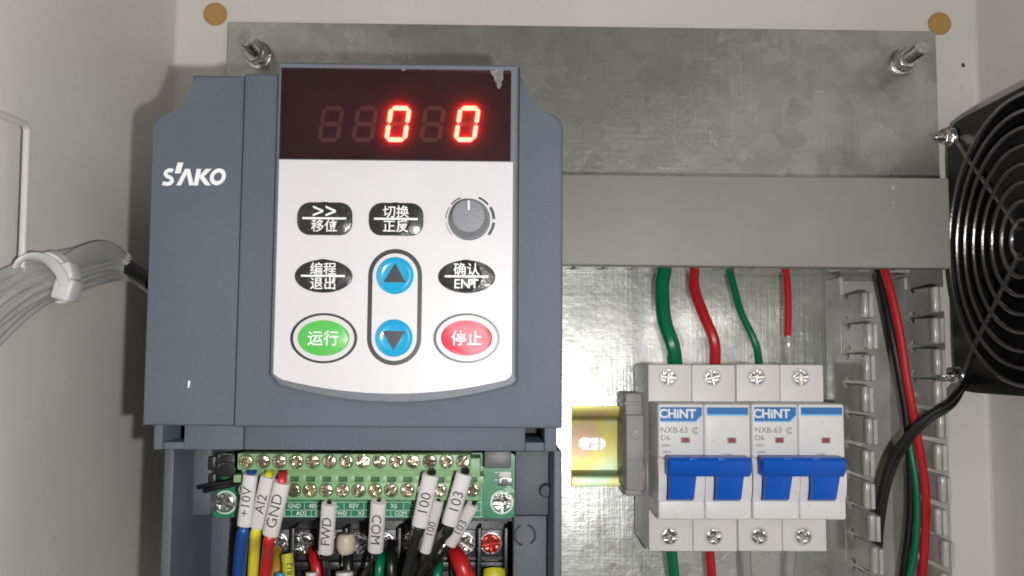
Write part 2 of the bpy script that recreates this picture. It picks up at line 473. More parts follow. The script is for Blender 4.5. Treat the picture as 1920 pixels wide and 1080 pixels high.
# ------------------------------------------------------------------ wire ducts
HD = 50.0
vx0 = P(1640, 800, HD)[0]; vx1 = P(1773, 800, HD)[0]
lx0, lx1, lz0, lz1 = R(1060, 330, 1782, 500, 53)
lx0 = 20.0
hd = thing('wire_duct', 'horizontal grey cable duct with plain lid running right from the drive', 'cable duct', (lx0+lx1)/2, (lz0+lz1)/2, 0, 'slotted cable ducts')
obj('lid', B().box(lx0, lx1, lz0, lz1, 50.6, 53, .7, 3), 'duct_pvc', hd)
obj('lid_lip', B().box(lx0+.2, lx1-.2, lz0, lz0+1.3, 46.5, 50.4, .3), 'duct_pvc', hd)
obj('lid_lip', B().box(lx0+.2, lx1-.2, lz1-1.3, lz1, 46.5, 50.4, .3), 'duct_pvc', hd)
obj('duct_base', B().box(lx0, lx1-1, lz0+2.2, lz1-2.2, .1, 1.8), 'duct_wall', hd)
for px, py, a in ((1675, 352, .9), (1675, 380, .7), (1671, 345, .4)):
    x, z = P(px, py, 53)
    obj('scuff', B().prism(ell_(x, z, a*.6, a), 52.95, 53.04), 'duct_wall', hd)
def fingpts(wd, hb=27, rb=3.1, top=HD, base=19.0):
    # half-slot either side of a finger, opening into a round hole at its foot; (along, h)
    L = []
    for k in range(7):
        a = math.radians(-90+k*28)
        L.append((-6.25+rb*math.cos(a), hb-rb*0.2+rb*math.sin(a)-1))
    left = [(-6.25, base)]+[(x, h) for x, h in L if x > -6.25+.5]+[(-wd/2, hb+4), (-wd/2, top-4), (-wd/2+.6, top)]
    right = [(-x, h) for x, h in left[::-1]]
    return left+right
fp = fingpts(10.8)
# lower wall of the horizontal duct: fingers facing down
hb = B()
a_ = [hb.bm.verts.new(W(x, .7, h)) for x, h in fp]; b2_ = [hb.bm.verts.new(W(x, -.7, h)) for x, h in fp]
hb.bm.faces.new(a_); hb.bm.faces.new(b2_[::-1])
for i in range(len(fp)): hb.bm.faces.new([a_[i], b2_[i], b2_[(i+1) % len(fp)], a_[(i+1) % len(fp)]])
fmh = mesh_of('finger', hb, 'duct_wall')
obj('side_wall', B().box(lx0, lx1-1, lz0+1.5, lz0+2.9, 1.8, 19), 'duct_wall', hd)
obj('side_wall', B().box(lx0, lx1-1, lz1-2.9, lz1-1.5, 1.8, 19), 'duct_wall', hd)
n = int((lx1-1-lx0)/12.5)
for k in range(n):
    for zz in (lz0+2.2, lz1-2.2):
        inst('finger', fmh, lx0+6.25+k*12.5, zz, 0, hd)

vz1 = lz0-.8; vz0 = -190.0
vd = thing('wire_duct', 'upright open cable duct right of the breakers with red and black wires inside', 'cable duct', (vx0+vx1)/2, (vz0+vz1)/2, 0, 'slotted cable ducts')
obj('duct_base', B().box(vx0-.5, vx1+.5, vz0, vz1, .1, 1.8, .3), 'duct_wall', vd)
obj('side_wall', B().box(vx0-.7, vx0+.7, vz0, vz1, 1.8, 19), 'duct_wall', vd)
obj('side_wall', B().box(vx1-.7, vx1+.7, vz0, vz1, 1.8, 19), 'duct_wall', vd)
fb = B().prismx(fp, -.7, .7)
fb.box(-2.5, 1.2, -5.3, 5.3, 43.8, 48.2, 1.1, 3)       # snap bead for the lid
fm = mesh_of('finger', fb, 'duct_wall')
zs = P(1632, 544, 45)[1]
for k in range(-1, 13):
    zz = zs-6.25-k*12.6
    if zz < vz0+6 or zz > vz1-5: continue
    inst('finger', fm, vx0, zz, 0, vd, tilt=(0, random.uniform(-.03, .03)))
    inst('finger', fm, vx1, zz+2.5, 0, vd, tilt=(0, random.uniform(-.03, .03)))
for py in (740, 985):
    rx, rz = P(1622, py, 2)
    obj('rivet', B().lathe(rx+1.5, rz, [(0, 1.8), (2.4, 1.8), (2.2, 2.7), (0, 3.2)], 18), 'screw_steel', vd)

# ------------------------------------------------------------------ DIN rail and end clamp
rx0, rx1, rz0, rz1 = R(1073, 766, 1560, 910, 7)
zc = (rz0+rz1)/2
rail = thing('din_rail', 'short yellow zinc plated mounting rail left of the breakers', 'mounting rail', rx0, zc, 0)
def fil(z, h, sz, sh, r, n=4): return [(z+sz*r*(1-math.sin(math.pi/2*i/n)), h+sh*r*(1-math.cos(math.pi/2*i/n))) for i in range(n+1)]
prof = [(zc+17.5, 7.5), (zc+13.9, 7.5), (zc+12.9, 7.1), (zc+12.4, 6.2)]+fil(zc+12.4, 1.3, -1, 1, 1.8)[::-1]+fil(zc-12.4, 1.3, 1, 1, 1.8)+[(zc-12.4, 6.2), (zc-12.9, 7.1), (zc-13.9, 7.5), (zc-17.5, 7.5),
        (zc-17.5, 6.3), (zc-13.6, 6.3), (zc-13.6, .1), (zc+13.6, .1), (zc+13.6, 6.3), (zc+17.5, 6.3)]
obj('rail_profile', B().prismx(prof, rx0, rx1), 'zinc_yellow', rail)
sx, sz = P(1110, 832, 1.4)
pts = [(sx+3.4+2.7*math.cos(a), sz+2.7*math.sin(a)) for a in [math.radians(-90+18*k) for k in range(11)]]
pts += [(sx-3.4+2.7*math.cos(a), sz+2.7*math.sin(a)) for a in [math.radians(90+18*k) for k in range(11)]]
sl = obj('slot', B().prism(pts, .9, 1.36), 'galvanised', rail)
obj('slot_rim', B().ribbon([(sx-4.2, sz+2.8), (sx, sz+3.0), (sx+4.2, sz+2.8)], .3, 1.2, 1.5), 'zinc_yellow', rail)

cx0, cx1, cz0, cz1 = R(1174, 778, 1213, 930, 30)
ct = P(1185, 737, 26)[1]
ec = thing('end_clamp', 'narrow grey plastic end stop clipped on the rail before the breakers', 'end stop', (cx0+cx1)/2, zc, 7)
obj('clamp_body', B().box(cx0, cx1, cz0+2, cz1, 3, 30, .8), 'clamp_grey', ec)
obj('clamp_shoulder', B().box(cx0+.3, cx1-1.2, cz1-1, ct, 3, 26, .8), 'clamp_grey', ec)
obj('clamp_rib', B().box(cx0-.2, cx1-1, ct-5, ct-3.6, 20, 27, .3), 'clamp_grey', ec)
obj('clamp_foot', B().box(cx0+.4, cx1+.4, cz0-.8, cz0+1.8, 3, 25, .6), 'clamp_grey', ec)
hx, hz = P(1192, 815, 30)
obj('screw_hole', B().ring(hx, hz, 1.9, 2.6, 0, 360, 29.6, 30.5), 'clamp_grey', ec)
obj('screw', B().lathe(hx, hz, [(0, 30.05), (1.9, 30.05), (1.8, 30.25), (0, 30.3)], 16), 'duct_wall', ec)
lx, lz = P(1192, 862, 30)
obj('latch_rib', B().box(lx-3, lx+2.6, lz-.4, lz+.4, 29.5, 31, .15), 'clamp_grey', ec)
obj('latch_rib', B().box(lx+1.9, lx+2.7, lz, lz+4, 29.5, 31, .15), 'clamp_grey', ec)

# ------------------------------------------------------------------ shared screws
def pan_screw(r, hh, m, name='screw', cross=True, slot=True):
    b = B()
    b.lathe(0, 0, [(0, 0), (r, 0), (r, hh*.45)], 22)
    b.lathe(0, 0, [(r, hh*.45), (r*.55, hh*.47), (0, hh*.3)], 22)
    # four raised quarters leave a recessed cross (two halves for a plain slot)
    g = r*.15
    qs = 4 if cross else 2
    for q in range(qs):
        step = 2*math.pi/qs; a0 = q*step
        pts = []
        off = math.asin(g/r)
        pts.append((g*1.0, g) if cross else (r*math.cos(off), g))
        if cross:
            for k in range(7):
                a = off+(math.pi/2-2*off)*k/6; pts.append((r*.97*math.cos(a), r*.97*math.sin(a)))
        else:
            pts = [(r*.97*math.cos(off+(math.pi-2*off)*k/12), r*.97*math.sin(off+(math.pi-2*off)*k/12)) for k in range(13)]
        ca, sa = math.cos(a0), math.sin(a0)
        b.prism([(x*ca-y*sa, x*sa+y*ca) for x, y in pts], hh*.4, hh, hh*.3, 2)
    return mesh_of(name, b, m)
SCREW_BRK = pan_screw(3.1, 1.3, 'screw_steel')
SCREW_TB = pan_screw(1.95, .9, 'screw_brass', cross=False)
SCREW_TBX = pan_screw(1.95, .9, 'screw_brass', cross=True)
SCREW_PCB = pan_screw(3.1, 1.8, 'screw_steel')
SCREW_PWR = pan_screw(3.4, 2.0, 'screw_steel')
SCREW_PWR_RED = pan_screw(3.4, 2.2, 'screw_red')

# ------------------------------------------------------------------ circuit breakers
HF, HS = 65.0, 44.0
def breaker(px0, px1, label, rating, side):
    x0, x1, z0, z1 = R(px0, 757, px1, 975, HF)
    x0 += .08; x1 -= .08
    szt = P(px0, 683, HS)[1]; szb = P(px0, 1034, HS)[1]
    zcl = P(px0, 859, HF)[1]; zcu = P(px0, 940, HF)[1]
    t = thing('circuit_breaker', label, 'circuit breaker', (x0+x1)/2, (szt+szb)/2, 7.5, 'breakers on the rail')
    wd = (x1-x0)/2
    for k in range(2):
        a, b = x0+k*wd+.06, x0+(k+1)*wd-.06
        bd = B().box(a, b, szb, szt, 8, HS, .6)
        obj('pole_body', bd, 'breaker_white', t)
        obj('front_plate', B().box(a+.02, b-.02, zcl, z1, HS-.5, HF, .9, 3), 'breaker_white', t)
        obj('lower_lip', B().box(a+.02, b-.02, z0, zcu+.4, HS-.5, HF, .8, 3), 'breaker_white', t)
        obj('toggle_well', B().box(a+.3, b-.3, zcu, zcl+.4, HS-.5, 56), 'breaker_white', t)
        # rounded cheeks beside the toggle
        for xa, xb in ((a+.05, a+3.1), (b-4.2, b-.05)):
            hp = [(zcl+.2, HS), (zcl+.2, HF-2)]+[(zcl-(zcl-zcu)*i/10, HF-1.5+2.6*math.sin(math.pi*(.1+.8*i/10))) for i in range(11)]+[(zcu+.2, HS)]
            obj('cheek', B().prismx(hp, xa, xb, .35), 'breaker_white', t)
        mid = (a+b)/2
        bx0, bx1 = a+1.0, b-.9
        tz = z1-1.3
        if k == 0:
            bz = tz-5.2
            pts = [(bx0, bz), (bx1-2.4, bz), (bx1, bz+2.3), (bx1, tz), (bx0, tz)]
            obj('badge_edge', B().prism([(bx0, bz-.5), (bx1-2.1, bz-.5), (bx1+.35, bz+2.1), (bx1+.35, tz), (bx0, tz)], HF, HF+.10), 'badge_cyan', t)
            bgd = obj('badge', B().prism(pts, HF+.02, HF+.2), 'badge_blue', t)
            text('CHiNT', mid-1.3, bz+2.75, HF+.24, 4.6, 'ink_white', bgd, bold=.16, sx=1.0, name='logo')
            text('NXB-63', bx0+5.2, bz-3.4, HF+.06, 3.1, 'print_grey', t)
            text(rating, bx0+1.9, bz-6.3, HF+.06, 2.9, 'print_grey', t)
            cc = B().ring(bx1-2.4, bz-3.6, 1.0, 1.3, 40, 320, HF, HF+.07, 14)
            cc.ring(bx1-2.2, bz-3.6, .45, .7, 40, 320, HF, HF+.07, 10)
            obj('approval_mark', cc, 'print_grey', t)
            for q, s_ in enumerate(('400V~', '50Hz', '6000A')):
                text(s_, bx0+2.4, bz-9.2-q*2.4, HF+.06, 1.55, 'print_grey', t)
            ix = bx0+9.4
        else:
            obj('badge_edge', B().box(bx0, bx1, tz-3.3, tz, HF, HF+.1), 'badge_cyan', t)
            obj('badge', B().box(bx0, bx1, tz-2.6, tz, HF+.02, HF+.2), 'badge_blue', t)
            text('I-ON', mid-.6, zcl+1.4, HF+.06, 1.7, 'print_grey', t)
            ix = bx0+9.3
        iz = P(px0, 825, HF)[1]
        obj('indicator_frame', B().box(ix-1.75, ix+1.75, iz-1.15, iz+1.15, HF, HF+.14), 'clamp_grey', t)
        obj('indicator', B().box(ix-1.4, ix+1.4, iz-.85, iz+.85, HF+.05, HF+.22), 'indicator_red', t)
        # terminals
        for zz in (P(px0, 707, HS)[1], P(px0, 1005, HS)[1]):
            tx = mid-.6
            obj('screw_collar', B().ring(tx, zz, 3.25, 3.9, 0, 360, HS-.3, HS+.22, 26), 'breaker_side', t)
            inst('terminal_screw', SCREW_BRK, tx, zz, HS+.02, t, rot=random.uniform(0, 3))
    # linked toggle
    hx0, hx1, hz0, hz1 = R(px0+20, 857, px1+1, 895, 76)
    for k in range(2):
        c = x0+k*wd+3.6
        pr = [(zcl-.2, 60), (zcl-.2, 72), (zcl-5, 72), (zcu+1.2, 67.4), (zcu+.5, 66), (zcu+.5, 57)]
        obj('toggle', B().prismx(pr, c, c+9.6, .5), 'handle_blue', t)
    bar = [(hz1, 70), (hz1-.2, 76), (hz1-1.4, 77.2), (hz0+2.0, 76.2), (hz0, 74), (hz0+.3, 69.5)]
    obj('tie_bar', B().prismx(bar, hx0, hx1, .6), 'handle_blue', t)
    for k in range(2):
        c = hx0+9+k*10.5
        obj('notch', B().box(c-1.6, c+1.6, hz1-1.2, hz1-.3, 76, 77.4, .3), 'handle_blue', t)
    if side:
        sx_, sz_ = x0, P(px0, 905, 60)[1]
        rb = B()
        for q in range(3):
            rb.ring(0, 0, 3.2+q*1.5, 3.6+q*1.5, 0, 360, 0, .25, 24)
        me = mesh_of('side_emboss', rb, 'breaker_side')
        o = inst('side_emboss', me, sx_+.06, sz_, 36, t); o.rotation_euler = (0, 0, -math.pi/2)
    return x0, x1, szb, szt
b1 = breaker(1233, 1409, 'two-pole breaker with blue toggle next to the grey end stop', 'D6', True)
b2 = breaker(1410, 1586, 'two-pole breaker with blue toggle next to the upright cable duct', 'D6', False)

# ------------------------------------------------------------------ plain wires round the breakers
def wire(name, label, pts, r, m, cat='wire', group=None, seg=10):
    """pts (px,py,h)"""
    q = [(*P(a+random.uniform(-1.2, 1.2), b, h), h+random.uniform(-.4, .4)) for a, b, h in pts]
    return tag(obj(name, B().tube(q, r, seg), m), label, cat, group)
G1 = 'wires between duct and breakers'
wire('green_wire', 'thick green wire from the duct to the leftmost breaker pole', [(1246, 480, 22), (1244, 505, 24), (1240, 540, 27), (1246, 600, 32), (1262, 650, 35), (1266, 690, 30)], 3.1, 'wire_green', group=G1)
wire('red_wire', 'red wire bending from the duct to the second breaker pole', [(1302, 480, 20), (1301, 505, 22), (1303, 540, 26), (1318, 590, 31), (1338, 640, 34), (1342, 690, 30)], [2.0]*2+[2.3]*4, 'wire_red', group=G1)
wire('green_wire', 'thin green wire from the duct to the third breaker pole', [(1367, 480, 20), (1369, 505, 22), (1376, 545, 26), (1392, 590, 31), (1418, 645, 34), (1424, 690, 30)], 1.6, 'wire_green', group=G1)
o = wire('red_wire', 'straight dark red wire dropping to the rightmost breaker pole', [(1473, 480, 26), (1474, 505, 28), (1478, 560, 31), (1478, 631, 34)], 1.55, 'wire_red', group=G1)
q = [(*P(a, b, h), h) for a, b, h in ((1478, 630, 34), (1479, 655, 34), (1480, 692, 31))]
f_ = obj('ferrule', B().tube(q, 1.35, 10), 'duct_wall', o)
G2 = 'wires below the breakers'
wire('green_wire', 'green wire leaving below the leftmost breaker pole', [(1256, 1020, 32), (1258, 1040, 31), (1264, 1080, 28), (1272, 1130, 20), (1276, 1230, 12)], 2.3, 'wire_green', group=G2)
wire('red_wire', 'red wire leaving below the second breaker pole', [(1332, 1020, 32), (1332, 1040, 31), (1334, 1080, 28), (1338, 1130, 20), (1340, 1230, 12)], 1.9, 'wire_red', group=G2)
wire('grey_wire', 'pale grey wire leaving below the third breaker pole', [(1398, 1020, 30), (1398, 1045, 29), (1398, 1090, 26), (1396, 1150, 18), (1394, 1230, 12)], 2.3, 'wire_grey', group=G2)
wire('grey_wire', 'pale grey wire leaving below the rightmost breaker pole', [(1484, 1020, 30), (1482, 1045, 29), (1477, 1090, 26), (1470, 1150, 18), (1466, 1230, 12)], 2.3, 'wire_grey', group=G2)

# wires inside the upright duct
G3 = 'wires inside the upright duct'
wire('red_wire', 'long red wire hanging down the upright cable duct', [(1652, 470, 30), (1658, 503, 34), (1676, 570, 38), (1690, 640, 40), (1700, 710, 42), (1712, 770, 42), (1725, 840, 42), (1734, 910, 40), (1736, 980, 38), (1730, 1070, 36), (1722, 1160, 34)], 1.75, 'wire_red', group=G3)
wire('black_wire', 'thin black wire along the left of the long red wire', [(1640, 470, 26), (1646, 503, 29), (1660, 570, 33), (1674, 640, 35), (1686, 710, 36), (1698, 780, 36), (1706, 850, 36), (1708, 930, 34), (1702, 1000, 33), (1694, 1080, 32), (1690, 1160, 30)], 1.5, 'wire_black', group=G3)
wire('green_wire', 'green wire beside the red one low in the upright duct', [(1704, 800, 34), (1708, 840, 36), (1716, 900, 37), (1719, 960, 37), (1714, 1030, 36), (1704, 1090, 35), (1698, 1160, 33)], 1.45, 'wire_green', group=G3)

# ------------------------------------------------------------------ cooling fan on the right wall
XF = XR-26.0
_, fz, fh = PX(1921, 449, XF-2)
fan = thing('cooling_fan', 'black cooling fan with round wire guard on the right wall', 'fan', XR, fz, fh)
HALF = 59.5
def sq_ring(x0, x1, half, rin, n=64, cut=7):
    """square frame with round opening in the (z,h) plane, extruded in x"""
    b = B(); vs = []
    for x in (x0, x1):
        o_, i_ = [], []
        for k in range(n):
            a = 2*math.pi*(k+.5)/n; c, s_ = math.cos(a), math.sin(a)
            m_ = max(abs(c), abs(s_)); zq, hq = half*c/m_, half*s_/m_
            d = abs(zq)+abs(hq)-(2*half-cut)
            if d > 0: zq -= math.copysign(d/2, zq); hq -= math.copysign(d/2, hq)
            o_.append(b.bm.verts.new(W(x, fz+zq, fh+hq))); i_.append(b.bm.verts.new(W(x, fz+rin*c, fh+rin*s_)))
        vs.append((o_, i_))
    for k in range(n):
        j = (k+1) % n
        (o0, i0), (o1, i1) = vs
        for q in ((o0[k], o0[j], i0[j], i0[k]), (o1[k], i1[k], i1[j], o1[j]), (o0[k], o1[k], o1[j], o0[j]), (i0[k], i0[j], i1[j], i1[k])):
            b.bm.faces.new(q)
    return b
obj('frame_front', sq_ring(XF, XF+4, HALF, 57.0), 'fan_black', fan)
obj('duct_ring', sq_ring(XF+4.02, XR-4.02, 57.8, 57.0, cut=33), 'fan_black', fan)
obj('frame_back', sq_ring(XR-4, XR-.1, HALF, 57.0), 'fan_black', fan)
def tubex(b, pts, r, seg=8, closed=False, smooth=0):   # pts (x,z,h)
    return b.tube(pts, r, seg, closed, smooth)
bk = B(); A = 40
vb = [[bk.bm.verts.new(W(x, fz+56.8*math.cos(2*math.pi*k/A), fh+56.8*math.sin(2*math.pi*k/A))) for k in range(A)] for x in (XR-1.2, XR-.3)]
bk.bm.faces.new(vb[0]); bk.bm.faces.new(vb[1][::-1])
for k in range(A): bk.bm.faces.new([vb[0][k], vb[1][k], vb[1][(k+1) % A], vb[0][(k+1) % A]])
obj('dark_backing', bk, 'fan_black', fan)  # black disc added so the vent opening behind the rotor looks dark
hub = B(); A = 40
vv = [[hub.bm.verts.new(W(x, fz+r*math.cos(2*math.pi*k/A), fh+r*math.sin(2*math.pi*k/A))) for k in range(A)] for x, r in ((XF+24, 19), (XF+4.5, 19), (XF+3.2, 17.5))]
for p_, q_ in zip(vv, vv[1:]):
    for k in range(A): hub.bm.faces.new([p_[k], q_[k], q_[(k+1) % A], p_[(k+1) % A]])
hub.bm.faces.new(vv[-1])
obj('rotor_hub', hub, 'fan_black', fan)
for k in range(7):
    a0 = 2*math.pi*k/7+.2
    bl = B(); g0, g1 = [], []
    for i in range(6):
        rr = 18.5+37*i/5
        row0, row1 = [], []
        for j in range(4):
            a = a0+(j/3-.5)*(.72+.03*i)+.06*i
            x = XF+6+13*j/3
            row0.append(bl.bm.verts.new(W(x, fz+rr*math.cos(a), fh+rr*math.sin(a))))
            row1.append(bl.bm.verts.new(W(x+1.3, fz+rr*math.cos(a), fh+rr*math.sin(a))))
        g0.append(row0); g1.append(row1)
    for i in range(5):
        for j in range(3):
            bl.bm.faces.new([g0[i][j], g0[i+1][j], g0[i+1][j+1], g0[i][j+1]])
            bl.bm.faces.new([g1[i][j], g1[i][j+1], g1[i+1][j+1], g1[i+1][j]])
    for i in range(5):
        for j in (0, 3): bl.bm.faces.new([g0[i][j], g1[i][j], g1[i+1][j], g0[i+1][j]])
    obj('fan_blade', bl, 'fan_black', fan)
guard_r = [7.5, 14.5, 21.5, 28.5, 35.5, 42.5, 49.0, 55.5]
XG = XF-2.6
for r_ in guard_r:
    b = B().tube([(XG, fz+r_*math.cos(2*math.pi*k/72), fh+r_*math.sin(2*math.pi*k/72)) for k in range(72)], .85, 8, True, 0)
    obj('guard_ring', b, 'fan_wire', fan)
for k in range(4):
    a = math.pi/4+k*math.pi/2
    c, s_ = math.cos(a), math.sin(a)
    pts = [(XG+1.4, fz+r_*c, fh+r_*s_) for r_ in (6.5, 20, 40, 56)]+[(XF-.4, fz+66*c, fh+66*s_), (XF-.4, fz+72*c, fh+72*s_)]
    obj('guard_spoke', B().tube(pts, 1.0, 8, False, 4), 'fan_wire', fan)
    # corner screw with its loop
    zz, hh = fz+52.5*math.copysign(1, c), fh+52.5*math.copysign(1, s_)
    me = bpy.data.meshes.get('corner_screw_mesh')
    if me is None:
        b = B(); b.lathe(0, 0, [(0, 0), (4.2, 0), (4.2, 1.0), (3.8, 1.6), (0, 1.6)], 20)
        b.prism(hexpts(3.3, .2), 1.6, 4.4, .5); b.lathe(0, 0, [(1.7, 4.2), (1.7, 8), (1.3, 8.6), (0, 8.6)], 14)
        me = mesh_of('corner_screw_mesh', b, 'screw_steel')
    o = inst('corner_screw', me, XF-.6, zz, hh, fan); o.rotation_euler = (0, 0, -math.pi/2)
# the fan's twin lead, down to the duct
p0 = PX(1806, 700, XF-5)
G4 = 'twin black leads of the fan'
for k, (dx, dh, lb) in enumerate(((0, 0, 'upper black fan lead crossing the red wire into the upright duct'), (1, -2, 'lower black fan lead with bare end beside the finger slots'))):
    q = [(p0[0]+12, p0[1]-1-dx*2, p0[2]-6), (p0[0]+2, p0[1]-2-dx*2, p0[2]+1+dh)]
    for px, py, h in ((1780, 752, 52), (1735, 782, 54), (1702, 815, 52), (1672, 860, 48), (1655, 915, 46), (1646, 975, 44), (1642, 1040 if k else 1010, 42)):
        x, z = P(px+dx*6*(1-abs(py-860)/400)+dx*2, py+dx*6, h+dh); q.append((x, z, h+dh))
    o = tag(obj('fan_lead', B().tube(q, 1.35, 10), 'wire_black'), lb, 'wire', G4)
    if k:
        e_ = q[-1]; obj('bare_end', B().tube([e_, (e_[0]-.2, e_[1]-2.2, e_[2])], .8, 8), 'screw_steel', o)

# ------------------------------------------------------------------ left wall: rod, harness, cable tie
XH = XL+5.0
rod = [PX(a, b, XL+x) for a, b, x in ((-120, 165, 6), (-40, 196, 6), (0, 214, 6), (36, 229, 6), (46, 234, 6), (51, 246, 6), (50, 262, 6), (46, 380, 6), (42, 480, 6), (38, 530, 5), (34, 540, 1.0))]
tag(obj('wire_hook', B().tube(rod, 1.15, 10, smooth=5), 'rod_paint'), 'bent white painted rod fixed to the left cabinet wall', 'rod')
harness = None
hx, hz, hh = PX(110, 520, XH)
harness = thing('cable_harness', 'flat bundle of grey wires running along the left wall behind the drive', 'cable bundle', hx, hz, hh)
NS = 15
for k in range(NS):
    u = k/(NS-1)-.5
    cl = [(-90, 640, 150), (-30, 592, 128), (20, 556, 100), (70, 530, 82), (120, 515, 76), (170, 500, 74), (212, 492, 70), (243, 500, 56), (262, 520, 40), (290, 545, 30)]
    pts = []
    for i, (a, b, wd) in enumerate(cl):
        j = random.uniform(-3, 3)
        bump_ = 5.0 if 3 <= i <= 6 else 4.0
        x = XL+bump_+2.8*math.cos(u*math.pi)*(1 if k % 2 else .55)+random.uniform(-.5, .5)
        if i >= 7: x += (i-6)*4
        pts.append(PX(a+u*wd*.35+j*.5, b+(u+.035*math.sin(i*1.3+k*2.1))*wd*.86+j*.5, x))
    obj('strand', B().tube(pts, 1.25 if k % 3 else 1.5, 9, smooth=6), 'harness_grey', harness)
# a heavier folded flat lead on top, ending in the dark sleeve behind the drive
pts = [PX(a, b, XL+9) for a, b in ((110, 500), (150, 482), (185, 472), (215, 474), (238, 492), (252, 515))]
obj('flat_lead', B().tube(pts, [1.6, 2.2, 2.4, 2.2, 2.0, 1.8], 12, flat=(.45, 1.6)), 'harness_grey', harness)
pts = [PX(a, b, x) for a, b, x in ((240, 500, XL+10), (256, 512, XL+14), (285, 530, XL+22))]
obj('dark_sleeve', B().tube(pts, 3.0, 12), 'wire_black', harness)
# white nylon tie round the bundle
tie = thing('cable_tie', 'white nylon cable tie cinched round the grey wire bundle', 'cable tie', hx, hz, hh)
c0 = Vector(PX(105, 520, XL+6.5))
ax_h = (Vector(PX(150, 505, XL+6.5))-Vector(PX(60, 535, XL+6.5))).normalized()
up = Vector((0, 1, 0)); up = (up-ax_h*up.dot(ax_h)).normalized(); ou = Vector((1, 0, 0)); ou = (ou-ax_h*ou.dot(ax_h)).normalized()
lp = []
for k in range(28):
    a = 2*math.pi*k/28
    lp.append(tuple(c0+up*8.6*math.cos(a)+ou*(5.6*math.sin(a)+.2)+ax_h*(2.2*math.cos(a)*-1.6)))
b = B(); rings = []
for k in range(28):
    p_ = Vector(lp[k]); n_ = (p_-c0); n_ = (n_-ax_h*n_.dot(ax_h)).normalized()
    rings.append([b.bm.verts.new(W(*(p_+ax_h*s1*2.0+n_*s2*.5))) for s1, s2 in ((-1, -1), (-1, 1), (1, 1), (1, -1))])
for k in range(28):
    for j in range(4): b.bm.faces.new([rings[k][j], rings[k][(j+1) % 4], rings[(k+1) % 28][(j+1) % 4], rings[(k+1) % 28][j]])
obj('strap', b, 'tie_white', tie)
def blob(px, py, X, sx, sz, sh, rot):
    b = B(); x, z, h = PX(px, py, X)
    b.box(-sx, sx, -sz, sz, -sh, sh, min(sx, sz, sh)*.28, 2)
    me = mesh_of('head', b, 'tie_white', 1.2)
    return x, z, h, me
x, z, h, me = blob(126, 543, XL+12.5, 3.1, 3.6, 4.0, 0)
o = inst('head', me, x, z, h, tie, rot=.25)
x, z, h, me = blob(128, 511, XL+13, 2.6, 2.8, 3.6, 0)
o = inst('tail_stub', me, x, z, h, tie, rot=-.3)
pts = [PX(a, b, X) for a, b, X in ((30, 500, XL+6), (40, 486, XL+8), (62, 480, XL+10), (90, 487, XL+12), (112, 510, XL+13.2), (122, 535, XL+13.5))]
obj('strap_end', B().tube(pts, [1.7, 1.9, 2.0, 2.1, 2.1, 2.0], 12, flat=(.85, .42)), 'tie_white', tie)

# ------------------------------------------------------------------ the frequency inverter
HC, HL = 150.0, 147.0          # main cover, lower left flank
Lp = poly([(362, 142), (458, 140), (446, 801), (268, 801), (286, 246), (288, 230), (294, 220), (304, 212), (328, 207), (343, 202), (352, 193), (356, 180), (358, 162)], HL)
XDL = min(p_[0] for p_ in Lp)
XSTEP = max(p_[0] for p_ in Lp)
Mp = poly([(462, 140), (973, 141), (979, 146), (983, 160), (988, 181), (996, 195), (1008, 204), (1022, 209), (1042, 216), (1050, 223), (1054, 236), (1056, 802), (448, 802)], HC)
Mp = [(XSTEP+.25 if p_[0] < XSTEP+3 else p_[0], p_[1]) for p_ in Mp]
XDR = max(p_[0] for p_ in Mp)
ZCB = min(p_[1] for p_ in Mp)                 # bottom edge of the cover
Lp = [(x, ZCB if z < ZCB+2 else z) for x, z in Lp]
ZCT = max(p_[1] for p_ in Mp)
ZDB = P(660, 1290, 137)[1]                    # bottom of the whole drive, below the frame
DR = thing('frequency_inverter', 'blue-grey variable frequency drive with red digit keypad and opened terminal compartment', 'inverter', (XDL+XDR)/2, ZDB, 0)
Lbig = [(x, z) for x, z in Lp]
cover = obj('front_cover', B().prism(Mp, 92, HC, .9, 3), 'drive_plastic', DR)
flank = obj('side_cover', B().prism(Lp, 92, HL, .8, 3), 'drive_plastic', DR)
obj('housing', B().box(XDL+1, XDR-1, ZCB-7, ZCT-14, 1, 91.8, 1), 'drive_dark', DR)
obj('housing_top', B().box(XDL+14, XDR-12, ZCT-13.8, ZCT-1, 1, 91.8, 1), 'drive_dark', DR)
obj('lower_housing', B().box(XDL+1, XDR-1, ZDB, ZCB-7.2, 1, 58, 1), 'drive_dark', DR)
sc = poly([(353, 714), (357, 714), (355, 727), (352, 727)], HL, False)
obj('scratch', B().prism(sc, HL-.05, HL+.05), 'ink_white', flank)

# maker's lettering on the flank: drawn letter by letter
def zp(x, y): return P(260+x/3.857, 100+y/3.857, HL+.05)
h0, h1 = HL-.02, HL+.16
lw = 28/3.857/pmm(HL)
lg = B()
lg.ribbon([zp(*q) for q in ((248, 852), (236, 845), (218, 846), (200, 857), (194, 872), (202, 886), (226, 897), (240, 910), (242, 926), (230, 940), (206, 945), (172, 940))], lw, h0, h1)
obj('letter', lg, 'ink_white', flank)
obj('letter', B().prism([zp(*q) for q in ((283, 790), (324, 790), (302, 868), (261, 868))], h0, h1), 'ink_white', flank)
obj('letter', B().prism([zp(*q) for q in ((273, 955), (336, 836), (372, 836), (400, 955), (366, 955), (348, 872), (307, 955))], h0, h1), 'ink_white', flank)
lg = B().prism([zp(*q) for q in ((420, 836), (453, 836), (443, 882), (485, 836), (528, 836), (474, 890), (522, 955), (482, 955), (440, 900), (430, 955), (397, 955))], h0, h1)
obj('letter', lg, 'ink_white', flank)
cx_, cz_ = zp(573, 893)
b = B(); n = 36; k_ = 1/3.857/pmm(HL)
